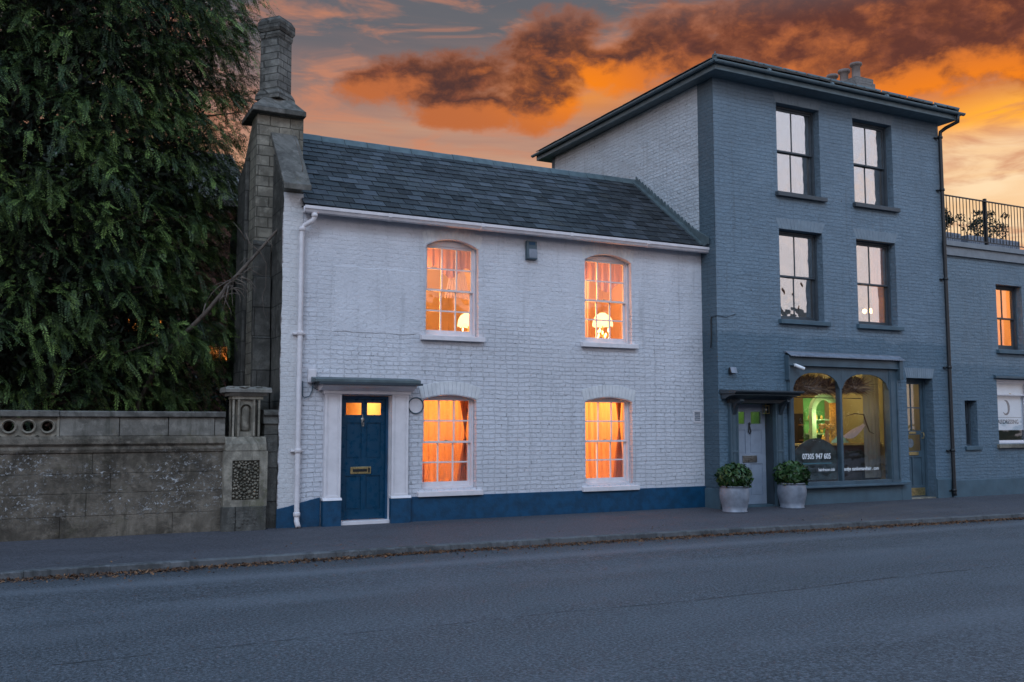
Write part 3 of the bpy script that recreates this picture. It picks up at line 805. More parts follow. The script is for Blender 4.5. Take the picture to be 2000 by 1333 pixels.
p = MB(); p.prism([(-.087, 4.61), (-.085, 4.61), (-.0665, 4.80), (-.0685, 4.80)], 'x', 7.945, 8.105); obj('front_cover', p, M['zinc'], al)
p = MB(); p.prism([(-.0675, 4.81), (-.0660, 4.81), (-.0615, 4.90), (-.0630, 4.90)], 'x', 7.945, 8.07); obj('label_panel', p, M['blue_plinth'], al)
mt = empty('meter_box', (4.03, 0, 2.4), 'small white cable box with a loop of grey cable beside the drainpipe', 'cable box')
p = MB(); p.box(3.95, 4.09, -.07, 0, 2.27, 2.50); obj('case', p, M['white_metal'], mt, bevel=.02)
p = MB(); p.tube([(4.03, -.03, 2.27), (4.03, -.03, 2.15), (3.99, -.03, 2.06), (3.91, -.03, 2.03), (3.88, -.02, 2.06), (3.88, -.01, 2.3)], .008, 6)
p.tube([(4.03, -.02, 2.22), (4.10, -.02, 2.17), (4.2, -.02, 2.15)], .006, 6); obj('cable', p, M['grey_wood'], mt, smooth=True)

av = empty('air_vent', (11.72, 0, 1.76), 'small square painted air vent low on the right end of the white wall', 'vent')
obj('vent_frame', MB().box(11.63, 11.81, -.012, 0, 1.64, 1.67).box(11.63, 11.81, -.012, 0, 1.85, 1.88).box(11.63, 11.65, -.012, 0, 1.671, 1.849).box(11.79, 11.81, -.012, 0, 1.671, 1.849), M['white_metal'], av)
for k in range(5): obj('louvre', MB().box(11.651, 11.789, -.008, -.002, 1.685 + k * .034, 1.70 + k * .034), M['zinc'], av)
# roof: deck, individual slates, ridge tiles
EY, EZ, RY, RZ = -.17, 5.13, 2.30, 7.00
def slates(mb, P0, U, V, N, width, height, cw, rh, trim=None, seed=0, lift=.012, th=.008, gap=.006):
    """courses of slates laid on the plane P0 + u U + v V (v up the slope)"""
    r = random.Random(seed); P0, U, V, N = map(Vector, (P0, U, V, N)); rows = int(math.ceil(height / rh))
    for j in range(rows):
        u = -cw * (.5 if j % 2 else 0) - r.uniform(0, .05); v0 = j * rh; v1 = min(height + .02, v0 + rh * 1.35)
        while u < width:
            w_ = cw * r.uniform(.93, 1.07); a, b = max(u, 0), min(u + w_, width)
            if b - a > .03:
                lo, hi = (a, b)
                if trim:
                    l0, r0 = trim(v0 + rh * .5); lo, hi = max(a, l0), min(b, r0)
                if hi - lo > .03:
                    i = len(mb.v); dv = r.uniform(-.006, .006); tw = r.uniform(-.003, .003); lf = lift + r.uniform(-.002, .004)
                    sl = r.uniform(-.004, .004)
                    pts = [(lo + gap / 2, v0 + dv - sl, lf), (hi - gap / 2, v0 + dv + sl, lf + tw), (hi - gap / 2, v1, .0), (lo + gap / 2, v1, .0)]
                    for (uu, vv, nn) in pts: mb.v.append(tuple(P0 + U * uu + V * vv + N * (nn + th)))
                    for (uu, vv, nn) in pts: mb.v.append(tuple(P0 + U * uu + V * vv + N * (nn - .001)))
                    mb.f += [(i, i + 1, i + 2, i + 3), (i, i + 4, i + 5, i + 1), (i + 1, i + 5, i + 6, i + 2), (i + 3, i + 7, i + 4, i)]
                    k = min(1, max(0, r.gauss(.45, .27))); k2 = r.random()
                    mb.c += [(k, k2, 0, 1)] * 8
            u += w_
    return mb
sv = Vector((0, RY - EY, RZ - EZ)); sl_len = sv.length; sv.normalize(); nn = Vector((0, -sv.z, sv.y))
rf = MB(); rf.quad((3.80, EY, EZ), (11.88, EY, EZ), (11.88, RY, RZ), (3.80, RY, RZ)); rf.quad((3.80, RY, RZ), (11.88, RY, RZ), (11.88, 4.75, 5.13), (3.80, 4.75, 5.13))
rf.quad((3.80, EY, EZ), (11.88, EY, EZ), (11.88, 0, EZ - .02), (3.80, 0, EZ - .02))
roof = obj('roof', rf, M['black_metal'], ct)
obj('slates', slates(MB(), (3.80, EY, EZ), (1, 0, 0), sv, nn, 8.08, sl_len, .27, .212, seed=5, lift=.014, gap=.010), M['slate'], roof, recalc=False)
rt = MB(); x = 3.82
while x < 11.86:
    x2 = min(x + .45, 11.88); dz = rnd.uniform(-.004, .004) - .012 * math.sin((x - 3.8) / 8.06 * math.pi)
    rt.prism([(RY - .15, RZ - .085 + dz), (RY - .06, RZ + .045 + dz), (RY, RZ + .07 + dz), (RY + .06, RZ + .045 + dz), (RY + .15, RZ - .085 + dz), (RY, RZ + .0)], 'x', x + .003, x2 - .003)
    x = x2
obj('ridge_tiles', rt, M['lead'], roof, bevel=.006)
# rear and gable walls
rw = MB(); rw.quad((3.83, 4.6, 0), (11.88, 4.6, 0), (11.88, 4.6, 5.2), (3.83, 4.6, 5.2)); obj('rear_wall', rw, M['white_brick'], ct)
gw = MB(); gw.prism([(.0, -.1), (.0, 5.36), (.80, 6.16), (RY, 7.22), (4.6, 5.3), (4.6, -.1)], 'x', 3.52, 3.83); obj('gable_wall', gw, M['stone_lower'], ct)
gs = MB(); gs.v += []; n_ = 40
ed = [(3.515 + rnd.uniform(-.014, .012)) for _ in range(n_ + 1)]
for k in range(n_):
    z0, z1 = .27 + (5.33 - .27) * k / n_, .27 + (5.33 - .27) * (k + 1) / n_
    gs.quad((ed[k], -.012, z0), (3.835, -.012, z0), (3.835, -.012, z1), (ed[k + 1], -.012, z1))
    gs.quad((ed[k], 0, z0), (ed[k], -.012, z0), (ed[k + 1], -.012, z1), (ed[k + 1], 0, z1))
    gs.quad((3.835, -.012, z0), (3.835, 0, z0), (3.835, 0, z1), (3.835, -.012, z1))
obj('corner_strip', gs, M['white_pier'], ct, recalc=False)
cp = MB(); cp.prism([(-.26, 5.33), (.72, 6.35), (2.2, 7.40), (2.2, 7.49), (.72, 6.48), (-.20, 5.47), (-.26, 5.43)], 'x', 3.46, 3.90)
obj('coping', cp, M['coping'], ct, bevel=.012)
# gutter, fascia, downpipe
gt = MB(); prof = [(-.165, 5.10), (-.165, 5.005), (-.19, 4.985), (-.235, 5.0), (-.255, 5.04), (-.27, 5.05), (-.27, 5.10), (-.255, 5.10), (-.25, 5.055), (-.2, 5.01), (-.18, 5.02), (-.178, 5.10)]
gt.prism(prof, 'x', 3.80, 11.93)
for x in (5.2, 6.9, 8.7, 10.4): gt.prism([(-.163, 5.103), (-.163, 4.99), (-.19, 4.978), (-.242, 4.992), (-.277, 5.04), (-.277, 5.103), (-.268, 5.103), (-.26, 5.05), (-.2, 5.0), (-.17, 5.0)], 'x', x, x + .06)
obj('gutter', gt, M['white_metal'], ct, bevel=.002)
fa = MB(); fa.box(3.835, 11.88, -.16, -.13, 5.0, 5.115); fa.box(3.835, 11.88, -.13, -.001, 5.03, 5.05); obj('fascia', fa, M['white_paint'], ct)
dpm = MB(); px_ = 3.80
dpm.tube([(3.97, -.21, 5.0), (3.97, -.20, 4.93), (3.955, -.19, 4.88), (3.84, -.12, 4.80), (3.80, -.10, 4.74), (3.80, -.10, .20), (3.80, -.105, .10), (3.81, -.17, .015)], .041, 14)
for z in (4.70, 3.02, 1.16, .17): dpm.lathe([(.044, 0), (.055, .008), (.055, .06), (.05, .068), (.044, .07)], (3.80, -.10, z), 16)
for z in (3.05, 1.19): dpm.box(3.70, 3.90, -.06, -.01, z - .02, z + .02)
dpm.lathe([(.044, 0), (.052, .005), (.052, .05), (.044, .055)], (3.97, -.205, 4.93), 14)
obj('downpipe', dpm, M['white_metal'], ct, smooth=True)
# lead flashing against the taller house
fl = MB(); ns = 19
for k in range(ns):
    t0, t1 = k / ns, (k + 1) / ns
    ya, yb = .02 + (RY - .1) * t0, .02 + (RY - .1) * t1
    za = EZ + (ya - EY) * (RZ - EZ) / (RY - EY); zb = EZ + (yb - EY) * (RZ - EZ) / (RY - EY)
    fl.prism([(ya, za + .01), (yb, zb + .01), (yb, zb + .16), (yb - .02, zb + .17), (ya, za + .10)], 'x', 11.852, 11.872)
fl.prism([(-.16, 5.15), (2.3, 7.01), (2.3, 7.06), (-.16, 5.20)], 'x', 11.74, 11.872)
fl.prism([(-.20, 5.13), (.25, 5.46), (.25, 5.60), (.05, 5.50), (-.30, 5.30), (-.30, 5.16)], 'x', 11.80, 11.852)
obj('lead_flashing', fl, M['lead'], roof)

# rooms behind the cottage windows and what stands in them
def shrink(h): return h[:4]
room(ct, 4.0, 7.85, .33, 3.4, 2.75, 4.95, [(W1[0], W1[1], W1[2], W1[3])], M['warm_wall'])
room(ct, 8.0, 11.7, .33, 3.4, 2.75, 4.95, [(W2[0], W2[1], W2[2], W2[3])], M['pink_wall'])
room(ct, 5.6, 7.85, .33, 3.4, .1, 2.5, [(W3[0], W3[1], W3[2], W3[3])], M['warm_wall'])
room(ct, 8.0, 11.7, .33, 3.4, .1, 2.5, [(W4[0], W4[1], W4[2], W4[3])], M['warm_wall'])
room(ct, 4.3, 5.5, .33, 3.4, .0, 2.4, [(4.56, 5.31, .0, 2.08)], M['warm_wall'])
for nm, loc, pw in (('bedroom_light', (6.3, 1.7, 4.7), 64), ('bedroom_light', (9.9, 1.7, 4.7), 72), ('parlour_light', (6.5, 1.2, 2.2), 74), ('parlour_light', (9.9, 1.2, 2.2), 105), ('hall_light', (4.95, 1.4, 2.15), 44)):
    lamp_light(nm, loc, pw, (1, .47, .13), .12, ct)
# unseen light strips added behind the left jambs to turn the reveals orange
def strip(x, z, h, pw):
    l = bpy.data.lights.new('added_reveal_strip', 'AREA'); l.shape = 'RECTANGLE'; l.size = .05; l.size_y = h; l.energy = pw; l.color = (1, .36, .07)
    o = bpy.data.objects.new('added_reveal_strip', l); COL.objects.link(o); o.parent = ct
    o.rotation_euler = Vector((1, -.42, 0)).to_track_quat('-Z', 'Y').to_euler(); o.location = Vector((x, .275, z)) - WL[ct]
strip(6.0, 3.85, 1.3, 22); strip(9.18, 3.85, 1.3, 26); strip(5.97, 1.3, 1.3, 4); strip(9.18, 1.3, 1.3, 10)
def table_lamp(x, y, z, h, label, group=None):
    t = empty('table_lamp', (x, y, z), label, 'lamp', group)
    obj('base', MB().lathe([(.085, 0), (.09, .015), (.035, .03), (.02, .06), (.06, .13), (.075, .2), (.05, .27), (.015, .31), (.012, h - .1)], (x, y, z), 18), M['gilt'], t, smooth=True)
    ls = MB().lathe([(.20, h - .14), (.205, h - .11), (.19, h - .03), (.15, h + .05), (.09, h + .09), (.05, h + .12)], (x, y, z), 48)
    ls.v = [(vx, vy, vz + (.022 * math.cos(8 * math.atan2(vy - y, vx - x)) if vz < z + h - .10 else 0)) for vx, vy, vz in ls.v]
    obj('lamp_shade', ls, M['shade'], t, smooth=True)
    for k in range(12):
        a = k * 1.257 + k * .11; q = .05 + .09 * rnd.random(); c = (x + q * math.cos(a), y + q * math.sin(a), z + h * .25 + h * .38 * rnd.random())
        obj('glass_drop', MB().blob(c, rnd.uniform(.012, .024), 7, (.8, .8, 1.9), jit=.05), M['bulb'], t, smooth=True)
    for k in range(5):
        a = k * 1.257
        obj('lamp_arm', MB().tube([(x, y, z + .22), (x + .07 * math.cos(a), y + .07 * math.sin(a), z + .2), (x + .12 * math.cos(a), y + .12 * math.sin(a), z + .28)], .007, 6), M['gilt'], t)
    return t
table_lamp(10.02, .75, 3.10, .58, 'glowing glass lamp with a domed shade in the right upper cottage window')
table_lamp(7.12, .75, 3.02, .52, 'glowing lamp with a scalloped shade in the left upper cottage window')
for (x, c, lab) in ((7.1, 2.76, 'small round table under the lamp in the left upper window'), (9.98, 2.76, 'small round table under the lamp in the right upper window')):
    t = empty('side_table', (x, .75, c), lab, 'table')
    top = (3.02 if x < 8 else 3.10)
    obj('table_top', MB().lathe([(.26, 0), (.27, .012), (.26, .02)], (x, .75, top - .021), 24), M['wood'], t)
    obj('leg', MB().tube([(x, .75, c + .03), (x, .75, top - .02)], [.03, .02], 10), M['wood'], t)
# cupboard in the left bedroom
cb = empty('cupboard', (5.55, 1.7, 2.76), 'warm orange wooden cupboard seen through the left upper window', 'cupboard')
obj('carcase', MB().box(5.2, 6.55, 1.75, 2.2, 2.76, 4.25), M['wood'], cb, bevel=.01)
for k in range(2): obj('cupboard_door', MB().box(5.25 + k * .66, 5.87 + k * .66, 1.73, 1.749, 2.82, 4.18).box(5.31 + k * .66, 5.81 + k * .66, 1.72, 1.731, 2.9, 4.1), M['wood'], cb, bevel=.006)
# curtains
def curtain(nm, mb_, m, label, cat='curtain', group=None): return tag(obj(nm, mb_, m, smooth=True, recalc=False), label, cat, group)
curtain('curtain', pleats(5.90, 6.98, .45, 2.12, .42, .018, 60, 10, seed=1), M['curtain'], 'sheer orange lit curtain across the lower window next to the door')
curtain('curtain', pleats(9.11, 10.24, .45, 2.12, .42, .014, 60, 9, seed=2), M['curtain'], 'pale orange lit curtain across the lower right cottage window')
curtain('drape', pleats(6.72, 7.05, .45, 2.12, .37, .022, 30, 5, seed=3, top_in=-.55), M['curtain_drape'], 'brownish tied drape at the right side of the lower window next to the door', 'drape')
curtain('drape', pleats(9.98, 10.28, .45, 2.12, .37, .020, 30, 5, seed=4, top_in=-.45), M['curtain_drape'], 'brownish drape at the right side of the lower right cottage window', 'drape')
curtain('drape', pleats(5.90, 6.13, .45, .93, .37, .016, 24, 4, seed=9), M['curtain_drape'], 'short brown drape end in the lower left corner of the window next to the door', 'drape')
curtain('valance', pleats(5.93, 7.02, 4.30, 4.86, .40, .012, 60, 8, seed=5, bottom_wave=lambda t: .10 * math.cos(t * 11.0 + 2.6)), M['valance'], 'pinkish net valance with a wavy hem in the left upper window', 'valance')
curtain('valance', pleats(9.11, 10.25, 4.28, 4.86, .40, .012, 60, 8, seed=6, bottom_wave=lambda t: .12 * math.cos(t * 9.0 + 3.3)), M['valance'], 'pinkish net valance with a wavy hem in the right upper window', 'valance')
curtain('net_curtain', pleats(6.5, 7.02, 3.85, 4.86, .43, .010, 40, 9, seed=7, top_in=-.5), M['net'], 'thin pale net curtain drawn to the right in the left upper window', 'net curtain')
curtain('net_curtain', pleats(9.11, 9.5, 3.1, 4.86, .43, .010, 40, 7, seed=8, top_in=.1), M['net'], 'thin pale net curtain drawn to the left in the right upper window', 'net curtain')

# ------------------------------------------------------------------ stone chimney beside the cottage
ch = empty('stone_chimney', (3.6, 1.3, 0), 'tall weathered stone chimney with a slim diagonal shaft beside the cottage gable', 'chimney')
b = MB(); b.prism([(.80, -.1), (.80, 6.84), (1.15, 6.84), (1.95, 6.12), (1.95, -.1)], 'x', 3.235, 4.02); obj('chimney_breast', b, M['stone_chimney'], ch, bevel=.012)
b = MB()
for (z0, z1, d) in ((-.1, 3.05, .17), (3.05, 4.05, .12), (4.05, 4.62, .06)):
    b.prism([(.80 - d, z0), (.7995, z0), (.7995, z1 + .05), (.80 - d, z1 - .02)], 'x', 3.20 + d * .1, 3.50)
b.prism([(1.3, -.1), (1.95, -.1), (1.95, 5.9), (1.3, 6.2)], 'x', 3.16, 3.2345)
obj('buttress', b, M['stone_lower'], ch, bevel=.015)
b = MB(); b.box(3.13, 4.03, .66, 1.62, 6.84, 6.92)
i = len(b.v); b.v += [(3.13, .66, 6.9201), (4.03, .66, 6.9201), (4.03, 1.62, 6.9201), (3.13, 1.62, 6.9201), (3.36, .92, 7.17), (3.84, .92, 7.17), (3.84, 1.36, 7.17), (3.36, 1.36, 7.17)]
b.f += [(i + 4, i + 5, i + 6, i + 7), (i, i + 1, i + 5, i + 4), (i + 1, i + 2, i + 6, i + 5), (i + 2, i + 3, i + 7, i + 6), (i + 3, i, i + 4, i + 7)]
obj('weathered_cap', b, M['coping'], ch, bevel=.012)
def rsq(cx_, cy_, s0, s1, z0, z1, a, mb_):
    i = len(mb_.v)
    for (s, z) in ((s0, z0), (s1, z1)):
        for k in range(4):
            t = R(a + 45 + 90 * k); mb_.v.append((cx_ + s * .7071 * math.cos(t), cy_ + s * .7071 * math.sin(t), z))
    mb_.f += [(i, i + 3, i + 2, i + 1), (i + 4, i + 5, i + 6, i + 7)] + [(i + k, i + (k + 1) % 4, i + 4 + (k + 1) % 4, i + 4 + k) for k in range(4)]
    return mb_
SX, SY, SA = 3.60, 1.14, 41
s_ = MB(); rsq(SX, SY, .50, .48, 7.17, 7.26, SA, s_); rsq(SX, SY, .48, .395, 7.26, 7.34, SA, s_); rsq(SX, SY, .385, .375, 7.34, 8.26, SA, s_)
obj('chimney_shaft', s_, M['stone_stack'], ch, bevel=.008)
s_ = MB(); rsq(SX, SY, .385, .41, 8.26, 8.31, SA, s_); rsq(SX, SY, .41, .41, 8.31, 8.37, SA, s_); rsq(SX, SY, .41, .46, 8.37, 8.42, SA, s_); rsq(SX, SY, .46, .46, 8.42, 8.56, SA, s_); rsq(SX, SY, .46, .36, 8.55, 8.64, SA, s_)
obj('chimney_cap', s_, M['stone_stack'], ch, bevel=.012)

# ------------------------------------------------------------------ stone garden wall and pier
gwall = empty('garden_wall', (0, 0, 0), 'long weathered stone garden wall spotted with white lichen', 'wall')
b = MB(); X0, X1 = -14.0, 2.70
for (z0, z1, n0) in ((-.15, .30, 1.55), (.30, .62, 2.6), (.62, .90, 2.2), (.90, 1.20, 2.4)):
    x = X0
    while x < X1:
        w_ = n0 * rnd.uniform(.75, 1.2); x2 = min(x + w_, X1)
        if X1 - x2 < .4: x2 = X1
        b.box(x + .002, x2 - .002, 0 + rnd.uniform(-.004, .005), .30, z0 + .0015, z1 - .0015); x = x2
obj('wall_body', b, M['stone_wall'], gwall, bevel=.006)
b = MB(); b.prism([(-.015, 1.2), (.3, 1.2), (.3, 1.44), (.0, 1.44), (-.03, 1.40), (-.045, 1.33), (-.01, 1.29), (-.03, 1.25)], 'x', X0, X1); obj('string_course', b, M['stone_wall'], gwall, bevel=.006)
b = MB()
for (a, c) in ((.40, 1.19), (1.20, 1.87), (1.88, 2.54), (2.55, 2.70)): b.box(a, c, .02 + rnd.uniform(-.006, .006), .28, 1.4415, 1.7185)
for k in range(12): b.box(X0 + k * .9, X0 + k * .9 + .89, .02, .28, 1.4415, 1.7185)
obj('upper_blocks', b, M['stone_block'], gwall, bevel=.008)
b = MB(); b.prism([(-.02, 1.72), (.30, 1.72), (.30, 1.80), (.0, 1.805), (-.02, 1.79)], 'x', .39, X1); b.prism([(-.045, 1.72), (.32, 1.72), (.32, 1.80), (.0, 1.81), (-.045, 1.80)], 'x', X0, .39)
obj('wall_coping', b, M['coping'], gwall, bevel=.008)
b = MB(); cw = .243; zc = 1.58; k = 0
cx_ = .245
while cx_ > X0 + 11:
    # plate with a round hole
    n = 24; hw = cw / 2; z0, z1 = 1.441, 1.719; rr_ = .092
    ring = [(cx_ + rr_ * math.cos(6.2832 * q / n), zc + rr_ * math.sin(6.2832 * q / n)) for q in range(n)]
    def edge(q):
        c, s = math.cos(6.2832 * q / n), math.sin(6.2832 * q / n); t = min(hw / max(1e-6, abs(c)), (.139) / max(1e-6, abs(s)))
        return (cx_ + c * t, zc + s * t)
    for q in range(n):
        e0, e1 = edge(q), edge(q + 1); r0, r1 = ring[q], ring[(q + 1) % n]
        for yy in (.03, .15): b.quad((e0[0], yy, e0[1]), (e1[0], yy, e1[1]), (r1[0], yy, r1[1]), (r0[0], yy, r0[1]))
        b.quad((r0[0], .03, r0[1]), (r1[0], .03, r1[1]), (r1[0], .15, r1[1]), (r0[0], .15, r0[1]))
    i0 = len(b.v)
    b.lathe([(.092, .03), (.102, .004), (.090, -.008), (.080, .004), (.080, .02), (.070, .03), (.068, .12), (.092, .12)], (cx_, .0, zc), 28, 'y', cap=False)
    cx_ -= cw
b.box(.366, .398, .01, .2, 1.4412, 1.7188)
obj('pierced_panel', b, M['stone_pale'], gwall)
b = MB(); b.box(3.30, 3.512, .03, .3, -.1, 1.62); b.prism([(-.0, 1.62), (.3, 1.62), (.3, 1.84), (.03, 1.84), (-.01, 1.80), (-.01, 1.76), (.03, 1.72)], 'x', 3.28, 3.512); b.box(3.30, 3.512, .02, .03, 1.18, 1.34)
tag(obj('wall_stub', b, M['stone_lower'], origin=(3.4, .15, 0), bevel=.01), 'short dark piece of stone wall between the pier and the white cottage', 'wall')
pr = empty('gate_pier', (2.99, .1, 0), 'carved stone pier with niche and pebble panel ending the garden wall', 'pier')
b = MB(); b.box(2.655, 3.315, -.14, .40, -.1, .36)
obj('pier_base', b, M['stone_lower'], pr, bevel=.01)
b = MB(); px0, px1, py = 2.67, 3.325, -.13
fx0, fx1, fz0, fz1 = 2.795, 3.205, .46, 1.06
wall(b, px0, px1, .362, 1.20, [(fx0, fx1, fz0, fz1)], lambda u, v, d: (u, py + d, v), .035)
obj('panel_bed', MB().quad((fx0, py + .035, fz0), (fx1, py + .035, fz0), (fx1, py + .035, fz1), (fx0, py + .035, fz1)), M['flint_bed'], pr)
for xx in (px0, px1): b.quad((xx, py, .362), (xx, .38, .362), (xx, .38, 1.20), (xx, py, 1.20))
b.quad((px0, .38, .362), (px1, .38, .362), (px1, .38, 1.2), (px0, .38, 1.2)); b.quad((px0, py, 1.2), (px1, py, 1.2), (px1, .38, 1.2), (px0, .38, 1.2))
obj('pier_block', b, M['stone_pale'], pr)
b = MB(); rp_ = random.Random(3); done = []
for k in range(4000):
    r = rp_.uniform(.015, .030); x = rp_.uniform(fx0 + r, fx1 - r); z = rp_.uniform(fz0 + r, fz1 - r)
    if all((x - q[0]) ** 2 + (z - q[1]) ** 2 > (.92 * (r + q[2])) ** 2 for q in done):
        done.append((x, z, r)); b.blob((x, py + .020, z), r, 8, (rp_.uniform(.9, 1.2), .9, rp_.uniform(.85, 1.1)), .14)
obj('pebble_panel', b, M['cobble'], pr, smooth=True)
b = MB(); z = .06
while z < .28:
    x = 2.80
    while x < 3.2:
        r = rnd.uniform(.022, .035); b.blob((x, -.132, z + rnd.uniform(-.006, .006)), r, 7, (1.1, .45, .9)); x += r * 2.0
    z += .052
obj('worn_carving', b, M['stone_lower'], pr, smooth=True)
b = MB(); b.prism([(-.13, 1.2), (.38, 1.2), (.36, 1.30), (.28, 1.42), (-.05, 1.42), (-.08, 1.36), (-.115, 1.31)], 'x', 2.69, 3.31)
b.prism([(2.70, 1.3), (2.80, 1.425), (2.80, 1.3)], 'y', -.05, .28); 
obj('pier_moulding', b, M['stone_pale'], pr, bevel=.015)
b = MB(); sx0, sx1, sy = 2.785, 3.245, -.05
# front plate with arched niche
nx0, nx1 = 2.915, 3.085
wall(b, 2.885, 3.115, 1.42, 2.03, [(nx0, nx1, 1.50, 1.92, 1.85)], lambda u, v, d: (u, sy + .02 + d, v), .06)
b.box(2.885, 3.115, sy + .10, .22, 1.42, 2.03)
for xx in (2.898, 3.09): b.box(xx, xx + .012, sy + .005, sy + .02, 1.45, 2.0)
for (a, c) in ((2.868, 2.897), (3.103, 3.132)): b.box(a, c, sy - .012, sy + .03, 1.42, 2.03)
for (a, c) in ((2.790, 2.820), (3.18, 3.21)):
    for yy in (sy - .005, .20): b.box(a, c, yy, yy + .03, 1.42, 2.03)
b.box(2.78, 3.25, sy - .02, .25, 1.995, 2.045)
obj('pier_shaft', b, M['stone_pale'], pr, bevel=.003)
b = MB(); b.lathe([(.0001, 0), (.06, .01), (.07, .04), (.07, .33), (.055, .39), (.0001, .42)], (3.0, sy + .10, 1.50), 16); obj('niche_core', b, M['stone_pale'], pr, smooth=True)
b = MB(); b.prism([(-.09, 2.045), (.30, 2.045), (.33, 2.07), (.35, 2.10), (-.13, 2.10), (-.11, 2.07)], 'x', 2.73, 3.30); b.prism([(-.16, 2.10), (.38, 2.10), (.38, 2.15), (.30, 2.18), (-.10, 2.18), (-.16, 2.15)], 'x', 2.665, 3.365)
for k in range(26): b.blob((rnd.uniform(2.75, 3.28), rnd.uniform(-.1, .3), 2.18), rnd.uniform(.04, .07), 7, (1.2, 1.2, .3))
obj('pier_cap', b, M['stone_block'], pr, bevel=.008)
#@@TOWN
# ------------------------------------------------------------------ the tall grey house
th = empty('townhouse', (15.1, -.46, 0), 'tall three storey house of grey painted brick with a shopfront', 'house')
A1 = (13.52, 14.71, 6.37, 8.25); A2 = (15.69, 16.88, 6.37, 8.24); B1 = (13.52, 14.71, 3.74, 5.60); B2 = (15.69, 16.87, 3.74, 5.58)
SH = (13.72, 16.72, .345, 2.86); D1 = (12.29, 13.24, -.05, 2.04); D2 = (17.07, 17.90, -.05, 2.62)
obj('wall', wall(MB(), 11.88, 18.40, -.1, 8.52, [A1, A2, B1, B2, SH, D1, D2], FY(G), .34), M['grey_brick'], th, recalc=False)
sw = MB(); sw.quad((11.88, G, -.1), (11.88, .03, -.1), (11.88, .03, 8.52), (11.88, G, 8.52)); obj('return_wall', sw, M['grey_paint_dark'], th, recalc=False)
sw = MB(); sw.quad((11.88, .03, 4.5), (11.88, 5.9, 4.5), (11.88, 5.9, 8.52), (11.88, .03, 8.52)); obj('side_wall', sw, M['side_white'], th, recalc=False)
sw = MB(); sw.box(11.875, 11.88, 5.9, 6.05, 4.5, 8.52); sw.quad((11.88, 6.05, 0), (18.4, 6.05, 0), (18.4, 6.05, 8.52), (11.88, 6.05, 8.52)); sw.quad((18.4, G, -.1), (18.4, 6.05, -.1), (18.4, 6.05, 8.52), (18.4, G, 8.52)); sw.quad((11.88, 4.6, 0), (11.88, 6.05, 0), (11.88, 6.05, 8.52), (11.8801, 4.6, 8.52))
obj('rear_wall', sw, M['grey_paint_dark'], th)
FWID = .036
for w_, gl in ((A1, 'glass_mirror'), (A2, 'glass_mirror'), (B1, 'glass_mirror'), (B2, 'glass_mid')):
    win = sash_window(th, w_[0] + .004, w_[1] - .004, w_[2], w_[3] - .004, G + .16, 2, 1, M['sash_grey'], M[gl], rail=.06, bar=.020)
    sb = MB(); sb.prism([(G - .09, w_[2] - .10), (G + .22, w_[2] - .10), (G + .22, w_[2] + .01), (G - .09, w_[2] - .015)], 'x', w_[0] - .07, w_[1] + .10)
    obj('window_sill', sb, M['grey_plinth'] if w_ in (B1, B2) else M['sash_grey'], win, bevel=.006)
    room(th, w_[0] - .5, w_[1] + .45, G + .35, G + 3.0, w_[2] - .6, w_[3] + .1, [w_], M['dim_wall'])
    cu = pleats(w_[1] - .30, w_[1] + .05, w_[2] + .02, w_[3], G + .40, .02, 20, 3, seed=int(w_[0] * 10 + w_[2]))
    lab = {A1: 'cream curtain at the right of the top left window of the grey house', A2: 'white curtain at the right of the top right window of the grey house',
           B1: 'white curtain at the right of the left middle floor window of the grey house', B2: 'orange lit curtain at the right of the right middle floor window'}[w_]
    curtain('curtain', cu, M['curtain'] if w_ is B2 else M['sheer'], lab)
FWID = .05
lamp_light('landing_light', (16.1, G + 1.2, 4.6), 30, (1, .55, .2), .1, th)
# chandelier glimpsed in the right middle window
cd = empty('chandelier', (17.0, G + .9, 4.2), 'small lit chandelier inside the right middle floor window of the grey house', 'lamp')
obj('stem', MB().tube([(17.0, G + .9, 5.66), (17.0, G + .9, 4.17)], .01, 6), M['brass'], cd)
for k in range(5):
    a = k * 1.257 + .4; c = (17.0 + .12 * math.cos(a), G + .9 + .12 * math.sin(a), 4.18)
    obj('arm', MB().tube([(17.0, G + .9, 4.19), (c[0], c[1], 4.14)], .006, 6), M['brass'], cd)
    obj('glass_bulb', MB().blob(c, .05, 8, jit=.03), M['bulb'], cd, smooth=True)
# plinth
pl = MB(); pl.prism([(G - .035, -.1), (G, -.1), (G, .40), (G - .01, .40), (G - .035, .37)], 'x', 11.86, 12.10)
pl.box(11.845, 11.88, G - .035, -.036, -.1, .37)
pl.prism([(G - .035, -.1), (G, -.1), (G, .40), (G - .01, .40), (G - .035, .37)], 'x', 16.78, 17.07)
pl.prism([(G - .035, -.1), (G, -.1), (G, .42), (G - .01, .42), (G - .035, .39)], 'x', 17.90, 18.34)
pl.box(13.46, 16.78, G - .03, G, -.1, .33)
obj('plinth', pl, M['grey_plinth'], th, bevel=.006)
# flat arches over the windows
for w_ in (A1, A2, B1, B2, D2):
    ab = MB(); n = 14
    for k in range(n):
        a = w_[0] + (w_[1] - w_[0]) * k / n; b = w_[0] + (w_[1] - w_[0]) * (k + 1) / n; cc = (w_[0] + w_[1]) / 2
        ab.prism([(a + .003, w_[3] + .002), (b - .003, w_[3] + .002), (cc + (b - cc) * 1.16 - .003, w_[3] + .22), (cc + (a - cc) * 1.16 + .003, w_[3] + .22)], 'y', G - .002 - rnd.uniform(0, .003), G + .01)
    obj('window_arch', ab, plain('arch_grey_%d' % int(w_[0] * 9 + w_[2]), (.19, .245, .295), .6, var=.1, bmp=.006, bscale=18), th, bevel=.003)
